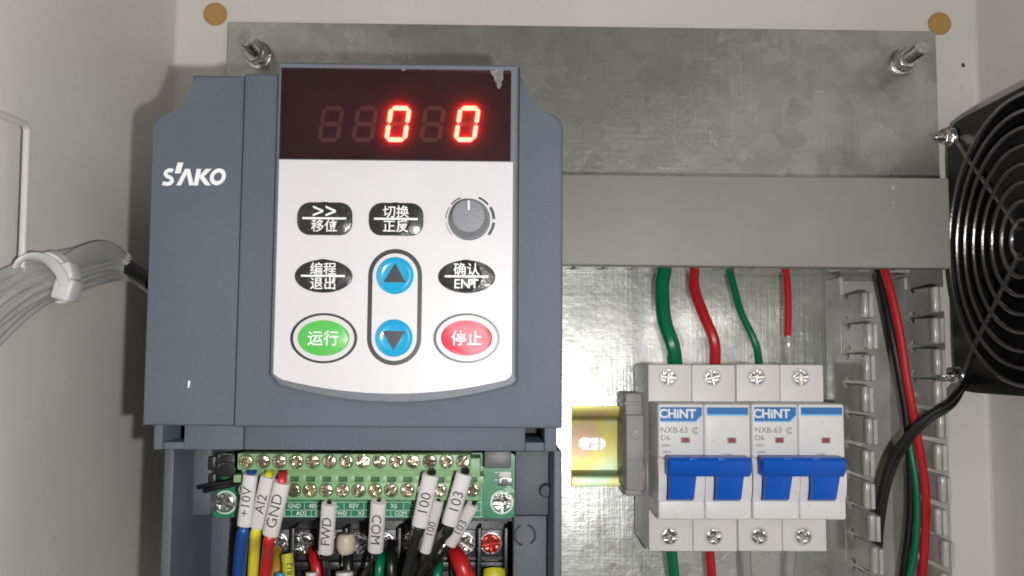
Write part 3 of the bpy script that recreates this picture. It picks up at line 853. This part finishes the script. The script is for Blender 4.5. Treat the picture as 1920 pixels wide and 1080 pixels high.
vv = [[b.bm.verts.new(W(cx_+(r*math.cos(2*math.pi*i/n)+.16*r2*math.sin(2*math.pi*i/n))*k_, cz_+r2*math.sin(2*math.pi*i/n)*k_, h)) for i in range(n)] for r, r2, h in ((29, 32, h0), (57, 62, h0), (57, 62, h1), (29, 32, h1))]
for q in range(4):
    for i in range(n): b.bm.faces.new([vv[q][i], vv[(q+1) % 4][i], vv[(q+1) % 4][(i+1) % n], vv[q][(i+1) % n]])
obj('letter', b, 'ink_white', flank)

# keypad
HK = 154.5
def arc_bottom(xa, xb, xm, ym, drop, n=16):
    return [(xa+(xb-xa)*i/n, ym-drop*((xa+(xb-xa)*i/n-xm)/((xb-xa)/2))**2*(-1)*(-1)) for i in range(n+1)]
kb = [(516, 119), (968, 118), (972, 702), (970, 714)]+arc_bottom(961, 524, 742, 757, 33)+[(514, 713), (512, 702)]
kp = poly(kb, HK)
kc = (sum(p_[0] for p_ in kp)/len(kp), sum(p_[1] for p_ in kp)/len(kp))
obj('keypad_gap', B().prism([(kc[0]+(x-kc[0])*1.018, kc[1]+(z-kc[1])*1.008) for x, z in kp], HC-.3, HC+.25), 'black_gap', DR)
dx0, dx1, dz0, dz1 = R(525, 129, 958, 300, HK)
def frame_with_window(outer, inner, h0, h1, ch):
    b = B(); bm = b.bm
    lo_ = [bm.verts.new(W(x, z, h0)) for x, z in outer]
    md_ = [bm.verts.new(W(x, z, h1-ch)) for x, z in outer]
    n = len(outer); tp = []
    for i in range(n):
        p0, p1, p2 = Vector(outer[i-1]), Vector(outer[i]), Vector(outer[(i+1) % n])
        t1, t2 = (p1-p0).normalized(), (p2-p1).normalized()
        nn = Vector((t1.y, -t1.x))+Vector((t2.y, -t2.x)); nn = nn/max(nn.length_squared, .5)*2
        if (Vector(kc)-p1).dot(nn) < 0: nn = -nn
        q_ = p1+nn*ch; tp.append(bm.verts.new(W(q_.x, q_.y, h1)))
    it = [bm.verts.new(W(x, z, h1)) for x, z in inner]
    ib = [bm.verts.new(W(x, z, h0+.8)) for x, z in inner]
    for A1, A2 in ((lo_, md_), (md_, tp), (it, ib)):
        m_ = len(A1)
        for i in range(m_): bm.faces.new([A1[i], A1[(i+1) % m_], A2[(i+1) % m_], A2[i]])
    bm.faces.new(lo_[::-1])
    es = []
    for A1 in (tp, it):
        for i in range(len(A1)): es.append(bm.edges.get((A1[i], A1[(i+1) % len(A1)])) or bm.edges.new((A1[i], A1[(i+1) % len(A1)])))
    bmesh.ops.triangle_fill(bm, use_beauty=True, use_dissolve=False, edges=es)
    return b
key = obj('keypad', frame_with_window(kp, [(dx0, dz0), (dx1, dz0), (dx1, dz1), (dx0, dz1)], HC+.1, HK, .6), 'bezel_plastic', DR)
lb = [(519, 302), (962, 302), (959, 700), (957, 706)]+arc_bottom(948, 530, 740, 738, 26)+[(520, 706), (518, 700)]
lbl = obj('keypad_label', B().prism(poly(lb, HK), HK-.1, HK+.25), 'label_white', key)
HG = HK-1.45
dsp = obj('display_back', B().box(dx0-.5, dx1+.5, dz0-.5, dz1+.5, HG-.6, HG), 'display_black', key)
pane = obj('display_window', B().box(dx0+.02, dx1-.02, dz0+.02, dz1-.02, HK-.35, HK-.08), 'smoked_pane', key)
# torn film left at the top edge of the window
hf = HK-.02
obj('film_scrap', B().prism(poly([(919, 131), (926, 133), (931, 130), (944, 131), (943, 140), (944, 149), (940, 153), (941, 160), (936, 167), (932, 164), (931, 156), (927, 152), (926, 143), (921, 139)], hf, False), hf-.05, hf+.05), 'chip_film', key)
obj('film_scrap', B().prism(poly([(752, 129), (762, 129), (756, 134)], hf, False), hf-.05, hf+.2), 'chip_film', key)
obj('film_scrap', B().prism(poly([(790, 129), (800, 129), (796, 131.5)], hf, False), hf-.05, hf+.2), 'chip_film', key)

# five seven-segment digits
def seg_pts(dw, dh, t, which):
    g = .16
    w2, hh2 = dw/2, dh/2
    def horiz(y): return [(-w2+g+t*.5, y), (-w2+g+t, y+t/2), (w2-g-t, y+t/2), (w2-g-t*.5, y), (w2-g-t, y-t/2), (-w2+g+t, y-t/2)]
    def vert(x, y0, y1): return [(x, y0+g), (x-t/2, y0+g+t/2), (x-t/2, y1-g-t/2), (x, y1-g), (x+t/2, y1-g-t/2), (x+t/2, y0+g+t/2)]
    a = hh2-t/2; xx = w2-t/2
    return {'a': horiz(a), 'g': horiz(0), 'd': horiz(-a), 'f': vert(-xx, 0, a), 'b': vert(xx, 0, a), 'e': vert(-xx, -a, 0), 'c': vert(xx, -a, 0)}[which]
for px, on in ((620, ''), (684, ''), (746, 'abcdef'), (811, ''), (876, 'abcdef')):
    x, z = P(px, 232, HG+.4)
    for sgm in 'abcdefg':
        pts = [(x+a+b_*.14, z+b_) for a, b_ in seg_pts(6.4, 10.4, 1.25, sgm)]
        lit = sgm in on
        obj('digit_segment', B().prism(pts, HG-.05, HG+(.5 if lit else .12)), 'digit_on' if lit else 'digit_off', key)

def rrect(x0, x1, z0, z1, r, n=6):
    pts = []
    for cx, cz, a0 in ((x1-r, z1-r, 0), (x0+r, z1-r, 90), (x0+r, z0+r, 180), (x1-r, z0+r, 270)):
        for i in range(n+1):
            a = math.radians(a0+90*i/n); pts.append((cx+r*math.cos(a), cz+r*math.sin(a)))
    return pts
def ell(x, z, a, b, n=40): return [(x+a*math.cos(2*math.pi*i/n), z+b*math.sin(2*math.pi*i/n)) for i in range(n)]
HT = HK+.25
KS = 1/pmm(HT)
def button_text(b, px, py, up_, lo_, dome=34):
    x, z = P(px, py, HT)
    # the raised dome under the film
    obj('dome', B().lathe(x-.2, z+.2, [(4.6, HT+.45), (4.0, HT+.85), (2.6, HT+1.05), (0, HT+1.1)], 28), 'button_black', b)
    hh = HT+1.14
    text(up_, x, z+2.05, hh, 3.7 if up_ != '>>' else 6.0, 'ink_white', b, bold=.035, sx=1.0)
    text(lo_, x, z-2.05, hh, 3.7, 'ink_white', b, bold=.035)
    obj('dividing_line', B().box(x-6.1, x+6.1, z-.28, z+.28, hh-.4, hh+.06), 'ink_white', b)
for px0, py0, px1, py1, u, l in ((558, 380, 661, 441, '>>', '移位'), (692, 381, 794, 442, '切换', '正反')):
    a = R(px0, py0, px1, py1, HT)
    b = obj('button', B().prism(rrect(*a, 3.4), HT-.05, HT+.5, .3), 'button_black', key)
    button_text(b, (px0+px1)/2, (py0+py1)/2, u, l)
for px, py, u, l in ((607, 518, '编程', '退出'), (875, 519, '确认', 'ENT')):
    x, z = P(px, py, HT)
    b = obj('button', B().prism(ell(x, z, 54*KS, 31*KS), HT-.05, HT+.5, .3), 'button_black', key)
    button_text(b, px, py, u, l)
# arrow keys in their black loop
ux, uz = P(741, 517, HT); wx, wz = P(741, 634, HT)
wx = ux
lw2 = 46.5*KS
path = [(ux+lw2*math.cos(math.radians(a)), uz+lw2*math.sin(math.radians(a))) for a in range(0, 181, 10)]
path += [(wx+lw2*math.cos(math.radians(a)), wz+lw2*math.sin(math.radians(a))) for a in range(180, 361, 10)]
path.append(path[0])
n = len(path)-1
b = B()
A_ = []; 
for i in range(n):
    c = Vector(path[i]); a = Vector(path[(i-1) % n]); d = Vector(path[(i+1) % n]); t = (d-a).normalized(); nn = Vector((-t.y, t.x))*.62
    A_.append([b.bm.verts.new(W(*(c+nn*s1), HT+h)) for s1, h in ((-1, -.05), (1, -.05), (1, .07), (-1, .07))])
for i in range(n):
    for j in range(4): b.bm.faces.new([A_[i][j], A_[i][(j+1) % 4], A_[(i+1) % n][(j+1) % 4], A_[(i+1) % n][j]])
obj('key_outline', b, 'ink_black', lbl)
for x, z, sg in ((ux, uz, 1), (wx, wz, -1)):
    bb = obj('button', B().lathe(x, z, [(0, HT-.05), (35*KS, HT-.05), (35*KS, HT+.5), (33*KS, HT+.75), (27*KS, HT+.95), (25*KS, HT+.8), (14*KS, HT+.95), (0, HT+1.0)], 36), 'button_blue', key)
    tr = [(x-21*KS, z-13*KS*sg), (x+21*KS, z-13*KS*sg), (x, z+23*KS*sg)]
    obj('arrow', B().prism(tr, HT+.8, HT+1.12), 'ink_black', bb)
for px, m_, s_, nm in ((607, 'button_green', '运行', 'run'), (875, 'button_red', '停止', 'stop')):
    x, z = P(px, 634, HT)
    obj('key_outline', B().ring(x, z, 57*KS, 62.5*KS, 0, 360, HT-.05, HT+.07, 40, .75), 'ink_black', lbl)
    bb = obj('button', B().prism(ell(x, z, 48*KS, 33*KS), HT-.05, HT+.8, .5), m_, key)
    text(s_, x, z, HT+.84, 4.4, 'ink_white', bb, bold=.04)
# speed knob with its scale
kx, kz = P(880, 412, HT)
for a0, a1, r0, r1 in ((-38, -6, 6.5, 7.3), (2, 32, 6.5, 7.3), (40, 68, 6.5, 7.1), (112, 140, 6.5, 6.9), (148, 178, 6.5, 6.75), (186, 222, 6.5, 6.65)):
    obj('scale_mark', B().ring(kx, kz, r0, r1, a0, a1, HT-.05, HT+.07, 10), 'ink_black', lbl)
knob = obj('knob', B().lathe(kx, kz, [(0, HT-.05), (5.9, HT-.05), (5.9, HT+.7), (5.55, HT+1.1), (5.2, HT+1.2), (4.75, HT+6.2), (4.4, HT+6.7), (0, HT+6.9)], 40), 'knob_grey', key)
obj('pointer', B().box(kx-.25, kx+.25, kz+1.6, kz+4.3, HT+6.6, HT+6.98, .1), 'ink_white', knob)

# step below the cover, with its two latch openings
HBd = 141.0
bx0, bx1, bz0, bz1 = R(288, 790, 1044, 845, HBd)
zA = P(660, 831, HBd)[1]; zB = P(660, 828, HBd)[1]
nA0, nA1 = P(305, 817, HBd)[0], P(345, 817, HBd)[0]
nB0, nB1 = P(985, 815, HBd)[0], P(1021, 815, HBd)[0]
bt = ZCB+4
st = P(456, 820, HBd)[0]
stp = B()
stp.box(bx0, nA0, bz0, bt, 93, HBd, .4).box(nA0+.01, nA1-.01, bz0+.05, zA, 93, HBd-.6, .3).box(nA1, st, bz0+.02, bt, 93, HBd, .4)
stp.box(st+.1, nB0, bz0, bt, 93, HBd-.8, .4).box(nB0+.01, nB1-.01, bz0+.05, zB, 93, HBd-.4, .3).box(nB1, bx1, bz0, bt, 93, HBd, .4)
obj('cover_step', stp, 'drive_plastic', DR)
obj('latch_recess', B().box(nA0-1, nA1+1, zA-2, bt-.5, 96, 104), 'drive_dark', DR)
obj('latch_recess', B().box(nB0-1, nB1+1, zB-2, bt-.5, 100, 106), 'black_gap', DR)

# walls and ledges of the terminal compartment
zw = bz0-.1
def dbox(name, a, b, c, d, hb, ht, m, bev=.4):
    q = R(a, b, c, d, ht); z1_ = min(q[3], zw)
    return obj(name, B().box(q[0], q[1], q[2], z1_, hb, ht, bev), m, DR)
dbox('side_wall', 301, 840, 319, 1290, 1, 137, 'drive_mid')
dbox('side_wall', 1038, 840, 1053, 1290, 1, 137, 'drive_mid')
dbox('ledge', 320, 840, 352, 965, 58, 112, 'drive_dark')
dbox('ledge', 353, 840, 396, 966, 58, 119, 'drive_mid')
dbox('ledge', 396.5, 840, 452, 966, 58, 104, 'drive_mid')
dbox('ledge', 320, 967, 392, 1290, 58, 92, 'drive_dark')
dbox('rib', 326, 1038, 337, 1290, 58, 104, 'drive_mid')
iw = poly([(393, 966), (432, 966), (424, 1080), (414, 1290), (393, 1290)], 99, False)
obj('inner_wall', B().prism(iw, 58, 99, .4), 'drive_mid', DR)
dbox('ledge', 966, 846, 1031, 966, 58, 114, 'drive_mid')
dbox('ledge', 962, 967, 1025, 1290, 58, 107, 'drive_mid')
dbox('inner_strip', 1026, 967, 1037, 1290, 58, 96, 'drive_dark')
kx, kz = P(984, 1003, 107)
obj('knockout', B().ring(kx, kz, 3.0, 3.7, -55, 75, 106.5, 107.15, 16), 'black_gap', DR)
obj('knockout', B().ring(kx, kz, 3.0, 3.7, 115, 255, 106.5, 107.15, 16), 'black_gap', DR)
lx, lz = P(1024, 921, 118)
obj('latch', B().lathe(lx, lz, [(0, 112), (2.1, 112), (2.1, 117.4), (1.7, 118), (0, 118)], 18).box(lx, lx+3, lz-1.2, lz-.2, 112, 116, .2), 'drive_dark', DR)

# control board
HP = 112.0
q = R(398, 848, 966, 971, HP)
pcb = obj('control_board', B().prism(rrect(q[0], q[1], q[2], min(q[3], zw+2), 1.8), HP-1.6, HP), 'pcb_green', DR)
for px, py in ((423, 942), (941, 942)):
    x, z = P(px, py, HP)
    obj('silk_ring', B().ring(x, z, 3.2, 3.75, 0, 360, HP, HP+.06), 'silk_white', pcb)
    inst('board_screw', SCREW_PCB, x, z, HP+.05, pcb, rot=random.uniform(0, 3))
def strip(px0, py0, px1, py1, wd, m='silk_white', h=HP):
    a, c = P(px0, py0, h), P(px1, py1, h)
    return obj('silk_line', B().ribbon([a, c], wd, h-.02, h+.06), m, pcb)
# two-tier terminal block
HU, HW = 131.0, 124.0
ux0, ux1, uz0, uz1 = R(445, 851, 882, 882, HU)
uz1 = min(uz1, zw-.3)
w0, w1, wz0, wz1 = R(452, 884, 900, 938, HW)
tb = B().box(ux0, ux1, uz0, uz1, HP, HU, .35).box(w0, w1, wz0, P(600, 903, HW)[1], HP, HW, .35)
zs1 = P(600, 903, HW)[1]; zs0 = P(600, 894, HW)[1]
tb.box(w0+.05, w1-.05, zs0, uz0+3, HP, HW-.3, .2)
TB = obj('terminal_block', tb, 'terminal_green', DR)
obj('wire_entry', B().box(w0+.1, w1-.1, zs1-.5, zs0+.5, HP, HW-3.2), 'terminal_slot', TB)
lowx = [551+30.4*k for k in range(-3, 12)]
dv = mesh_of('divider', B().box(-1.15, 1.15, zs1-.4-(zs0+zs1)/2, zs0+.4-(zs0+zs1)/2, HP, HW-.25, .12), 'terminal_green')
for k in range(len(lowx)+1):
    x = P(lowx[0]-15.2+30.4*k, 898, HW)[0]
    inst('divider', dv, x, (zs0+zs1)/2, 0, TB)
hole = mesh_of('screw_well', B().ring(0, 0, 1.97, 2.3, 0, 360, -.2, .05, 20), 'terminal_slot')
for k in range(14):
    x, z = P(461.5+31.3*k, 865, HU)
    inst('screw_well', hole, x, z, HU, TB)
    inst('terminal_screw', SCREW_TB if k % 3 else SCREW_TBX, x, z, HU-.1, TB, rot=random.uniform(-1.2, .2), tilt=(random.uniform(-.1, .1), random.uniform(-.1, .1)))
for k, px in enumerate(lowx):
    x, z = P(px, 919, HW)
    inst('screw_well', hole, x, z, HW, TB)
    inst('terminal_screw', SCREW_TB if k % 2 else SCREW_TBX, x, z, HW-.1, TB, rot=random.uniform(-1.2, .2), tilt=(random.uniform(-.1, .1), random.uniform(-.1, .1)))
# printed terminal names
strip(450, 956, 905, 957, .14); strip(450, 968, 905, 969, .16); strip(450, 941, 905, 942, .14); strip(902, 872, 902, 969, .14)
names1 = ['+10V', 'AI1', 'AI2', 'GND', '485+', '485-', 'FWD', 'REV', 'X4', 'X6', 'X7', 'Y2', 'COM', 'DO']
for k, s_ in enumerate(('AI2', 'GND', '485+', '485-', 'REV', 'X4', 'X6', 'X7', 'Y2', 'COM')):
    px = 515+37.2*k
    x, z = P(px, 948.5, HP); text(s_, x, z, HP+.05, 2.0, 'silk_white', pcb, bold=.03, sx=.9)
    strip(px+18.6, 943, px+18.6, 955, .14)
for k, s_ in enumerate(('AI1', 'AO2', 'GND', 'FWD', 'X3', 'X5', 'COM', 'Y1', 'DO', '24V')):
    px = 528+37.2*k
    x, z = P(px, 962.5, HP); text(s_, x, z, HP+.05, 1.9, 'silk_white', pcb, bold=.03, sx=.9)
    strip(px+18.6, 957, px+18.6, 968, .14)
# components either side of the block
q = R(908, 846, 958, 878, HP+9)
obj('relay', B().box(q[0], q[1], q[2], min(q[3], zw-.3), HP, HP+9, .5), 'smd_grey', pcb)
for px, py, ww, hh_ in ((947, 889, 22, 10), (947, 903, 24, 15)):
    x, z = P(px, py, HP)
    a, c = ww/2/pmm(HP), hh_/2/pmm(HP)
    obj('chip_resistor', B().box(x-a, x+a, z-c, z+c, HP, HP+.7, .15), 'sleeve_white' if py < 895 else 'screw_steel', pcb)
    if py > 895: obj('chip_resistor', B().box(x-a*.5, x+a*.5, z-c*.8, z+c*.8, HP+.1, HP+.9, .15), 'smd_grey', pcb)
for px0, py0, px1, py1 in ((928, 886, 934, 886), (928, 900, 934, 900), (946, 917, 962, 917), (954, 917, 954, 928), (944, 921, 964, 921), (950, 913, 958, 913)):
    strip(px0, py0, px1, py1, .3)
hx_ = R(393, 850, 444, 925, HP+5)
hz1_ = min(hx_[3], zw-.3)
obj('pin_header', B().box(hx_[0]+1, hx_[1]-.4, hx_[2]+5, hz1_, HP, HP+5, .4).box(hx_[0], hx_[0]+2.4, hz1_-5, hz1_-.6, HP, HP+7.5, .5).box(hx_[0]+.2, hx_[0]+2.6, hz1_-10, hz1_-6, HP, HP+7.5, .5), 'black_plastic', pcb)
for dy in (0, 18):
    q = [(*P(a, b_+dy, HP+7), HP+7) for a, b_ in ((437, 851), (414, 851), (410, 857), (402, 859))]
    obj('header_pin', B().tube(q, [.35]*4, 8, smooth=3), 'screw_steel', pcb)
for dy, x_ in ((0, 372), (7, 384)):
    q = [(*P(a, b_+dy, h), h) for a, b_, h in ((x_, 914, 122), (405, 908, 124), (430, 904, 123), (448, 895, 120))]
    obj('jumper_lead', B().tube(q, .7, 8), 'wire_black', pcb)

# power terminals below the board
HPW = 76.0
q = R(440, 978, 958, 1290, HPW)
pw = obj('power_terminal_block', B().box(q[0], q[1], q[2], q[3]+6, 50, HPW, .5), 'black_plastic', DR)
cells = [530, 581, 632, 683, 733, 784, 834, 870+7, 920+7]
cells = [522+50.2*k for k in range(9)]
dvm = mesh_of('barrier', B().box(-.7, .7, -22, 5.5, 50, HPW+9, .3), 'black_plastic')
for k in range(10):
    x, z = P(497+50.2*k, 1020, HPW+9); inst('barrier', dvm, x, z, 0, pw)
for k, px in enumerate(cells):
    x, z = P(px-3, 1019, HPW+3)
    obj('clamp_plate', B().box(x-4.1, x+4.1, z-5.2, z+4.6, HPW, HPW+1.2, .3), 'plate_dark', pw)
    obj('lock_washer', B().ring(x, z, 2.4, 3.9, 15, 370, HPW+1.2, HPW+2.0, 20), 'screw_steel', pw)
    inst('power_screw', SCREW_PWR_RED if k == 8 else SCREW_PWR, x, z, HPW+2.0, pw, rot=random.uniform(0, 3))
    obj('barrier_step', B().box(x-4.3, x+4.3, z-9.6, z-6.2, HPW, HPW+4, .5), 'black_plastic', pw)
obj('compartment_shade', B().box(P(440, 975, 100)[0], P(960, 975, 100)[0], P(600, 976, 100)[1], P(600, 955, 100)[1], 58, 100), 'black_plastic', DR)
pl = B()
for k in range(3):
    x, z = P(922, 1050+5*k, HPW+4.1); pl.box(x-2.4+.3*k, x+2.4-.3*k, z-.25, z+.25, HPW+3.9, HPW+4.3)
obj('earth_mark', pl, 'smd_grey', pw)

# ------------------------------------------------------------------ marked control wires
def marked(label, txt, top, bot, wpx, wm, wr, tail, htop, hbot, flip=False, head=None, tsize=None):
    """sleeve from top to bottom (pixels) on its wire; tail = more (px,py,h)"""
    a = Vector((*P(*top, htop), htop)); c = Vector((*P(*bot, hbot), hbot))
    t = thing('marked_wire', label, 'wire', a.x, a.y, a.z, 'control wires with printed sleeves')
    sw = wpx/2/pmm((htop+hbot)/2)
    ax = (c-a).normalized()
    n_ = Vector((0, 0, 1)); n_ = (n_-ax*n_.dot(ax)).normalized(); sd = ax.cross(n_)
    b = B(); rings = []
    L = (c-a).length; N = 18
    for f_, k_ in ((0, .93), (.03, 1), (.5, 1.0), (.97, 1), (1, .95)):
        o_ = a+ax*L*f_
        rings.append([b.bm.verts.new(W(*(o_+sd*sw*k_*math.copysign(abs(math.cos(2*math.pi*i/N))**.75, math.cos(2*math.pi*i/N))+n_*sw*.78*k_*math.sin(2*math.pi*i/N)))) for i in range(N)])
    for p_, q_ in zip(rings, rings[1:]):
        for i in range(N): b.bm.faces.new([p_[i], q_[i], q_[(i+1) % N], p_[(i+1) % N]])
    b.bm.faces.new(rings[0]); b.bm.faces.new(rings[-1][::-1])
    sl = obj('sleeve', b, 'sleeve_white', t)
    # lettering runs along the sleeve
    dr = -ax if not flip else ax
    upv = n_.cross(dr)
    conv = lambda v: Vector((v.x, -v.z, v.y))
    mid = a+(c-a)*.5+n_*(sw*.78+.03)
    size = tsize or sw*1.75
    text(txt, mid.x, mid.y, mid.z, size, 'ink_black', sl, bold=-.012*size, sx=1.12, ext=.1, basis=(conv(dr), conv(upv), conv(n_)))
    hd_ = head or [(top[0]+2, top[1]-6, htop-3), (top[0]+4, top[1]-12, htop-9)]
    pts = [(*P(x, y, h), h) for x, y, h in hd_[::-1]]+[tuple(a+ax*.8), tuple(a+(c-a)*.33), tuple(a+(c-a)*.67), tuple(c), tuple(c+ax*2.5)]+[(*P(x, y, h), h) for x, y, h in tail]
    nh = len(hd_); rs = [wr*(.8 if wr > 1.4 else 1)]*nh+[min(wr, sw*.55)]*3+[min(wr, sw*.6)]+[wr]+[wr]*len(tail)
    obj('insulation', B().tube(pts, rs, 10), wm, t)
    return t
marked('blue control wire with sleeve marked +10V', '+10V', (470, 889), (458, 985), 27, 'wire_blue', 2.05, [(452, 1030, 121), (448, 1080, 116), (446, 1150, 108), (446, 1250, 100)], 129, 126)
marked('yellow control wire with sleeve marked AI2', 'AI2', (503, 893), (482, 988), 28, 'wire_yellow', 1.7, [(477, 1030, 119), (474, 1080, 114), (473, 1150, 106), (474, 1250, 98)], 130, 126)
marked('red control wire with sleeve marked GND', 'GND', (529, 904), (507, 1002), 31, 'wire_red', 1.7, [(501, 1040, 121), (497, 1080, 116), (494, 1150, 108), (494, 1250, 100)], 132, 128, head=[(530, 894, 131), (531, 886, 126), (531, 884, 120)])
marked('thin black wire with short sleeve marked FWD', 'FWD', (617, 944), (611, 1035), 28, 'wire_black', .95, [(612, 1060, 112), (614, 1090, 108), (616, 1160, 100), (616, 1250, 96)], 127, 120, head=[(618, 941, 124), (618, 939, 118)])
marked('thin black wire with short sleeve marked COM', 'COM', (710, 940), (704, 1032), 29, 'wire_black', .85, [(698, 1050, 112), (684, 1085, 108), (668, 1140, 100), (660, 1250, 94)], 127, 120, flip=True, head=[(711, 937, 124), (711, 936, 118)])
marked('black wire with sleeve marked 100 lying on top', '100', (808, 889), (787, 985), 31, 'wire_black', 1.7, [(778, 1020, 121), (768, 1060, 116), (758, 1100, 110), (745, 1160, 102), (738, 1250, 96)], 133, 129)
marked('black wire with narrow sleeve marked 100 underneath', '100', (822, 938), (797, 1034), 22, 'wire_black', 1.2, [(788, 1060, 112), (778, 1090, 108), (764, 1150, 102), (756, 1250, 96)], 124, 118, head=[(824, 936, 121), (824, 936, 116)])
marked('black wire whose wide sleeve near the board corner reads 103', '103', (871, 887), (843, 982), 31, 'wire_black', 1.75, [(826, 1010, 120), (804, 1045, 115), (784, 1080, 110), (764, 1130, 104), (752, 1250, 96)], 133, 129)
marked('thin black wire whose half hidden sleeve leans nearest the silver screw', '103', (887, 946), (844, 1020), 24, 'wire_black', .85, [(826, 1045, 113), (806, 1075, 108), (786, 1110, 103), (770, 1180, 98), (766, 1250, 95)], 125, 119, head=[(890, 942, 122), (891, 940, 116)])

# ------------------------------------------------------------------ power leads below
G6 = 'power leads at the lower terminals'
def lead(label, name, pts, r, m, extra=None, group=G6):
    q = [(*P(a, b_, h), h) for a, b_, h in pts]
    o = tag(obj(name, B().tube(q, r, 12), m), label, 'wire', group)
    return o
lead('dark red power lead left of the FWD sleeve', 'red_wire', [(584, 1030, 84), (590, 1048, 90), (596, 1075, 92), (600, 1120, 90), (602, 1230, 84)], [1.6, 2.1, 2.2, 2.2, 2.2], 'wire_red')
lead('thick red power lead at the second terminal from the right', 'red_wire', [(851, 1026, 86), (858, 1044, 94), (868, 1066, 97), (878, 1110, 96), (882, 1230, 90)], [2.4, 2.8, 3.0, 3.0, 3.0], 'wire_red')
lead('green power lead just right of the COM sleeve', 'green_wire', [(713, 1032, 84), (713, 1050, 92), (710, 1080, 94), (706, 1130, 92), (704, 1230, 86)], 1.7, 'wire_green')
lead('green power lead between the two 100 wires and the thick red lead', 'green_wire', [(822, 1050, 84), (822, 1066, 90), (820, 1085, 92), (818, 1130, 90), (816, 1230, 86)], 1.7, 'wire_green')
lead('ochre wire behind the black wires marked 100', 'ochre_wire', [(774, 1030, 82), (773, 1050, 90), (769, 1075, 92), (764, 1130, 90), (762, 1230, 84)], 1.7, 'wire_ochre')
lead('black power lead below the COM sleeve', 'black_wire', [(733, 1022, 82), (733, 1045, 90), (734, 1080, 92), (735, 1130, 90), (736, 1230, 84)], 2.3, 'wire_black')
lead('black power lead below the cream cap', 'black_wire', [(652, 1040, 92), (653, 1060, 94), (654, 1090, 94), (655, 1140, 90), (655, 1230, 84)], 1.9, 'wire_black')
lead('dark olive wire between the red GND wire and the yellow sleeve', 'olive_wire', [(518, 1030, 82), (520, 1055, 88), (516, 1085, 90), (512, 1130, 88), (512, 1230, 84)], 1.8, 'wire_ochre')
# yellow printed sleeve on the left lead
o = lead('yellow printed sleeve on a lead below the GND sleeve', 'marker_sleeve', [(538, 1040, 95), (540, 1060, 96), (541, 1085, 96), (542, 1130, 94), (543, 1230, 88)], 2.1, 'sleeve_yellow')
x, z = P(543, 1066, 98.2)
text('R12', x, z, 98.25, 2.6, 'ink_black', o, rot=math.pi/2, ext=.1)
o = lead('yellow sleeve at the bottom edge below the red screw', 'marker_sleeve', [(927, 1070, 94), (927, 1085, 95), (927, 1130, 94), (926, 1230, 88)], 3.9, 'sleeve_yellow')
lead('white sleeve at the bottom edge under the dark red lead', 'marker_sleeve', [(584, 1073, 101), (584, 1090, 101), (584, 1130, 99), (584, 1230, 94)], 1.9, 'sleeve_white')
lead('white sleeve at the bottom edge under the cream cap', 'marker_sleeve', [(646, 1072, 102), (646, 1090, 102), (646, 1130, 99), (646, 1230, 94)], 2.9, 'sleeve_white')
lead('pale blue sleeve at the bottom edge beside the yellow printed sleeve', 'marker_sleeve', [(525, 1074, 100), (525, 1090, 100), (525, 1130, 98), (525, 1230, 94)], 1.5, 'button_blue')
# cream insulating cap
x, z = P(649, 1020, 90)
q = [(*P(649, py, 92), 92) for py in (1001, 1006, 1014, 1026, 1036, 1041, 1050, 1060)]
tag(obj('insulating_cap', B().tube(q, [2.4, 3.0, 3.25, 3.25, 2.6, 1.6, 1.35, 1.8], 16, smooth=3), 'cream_plastic'), 'cream insulating cap between the FWD and COM sleeves', 'cap')
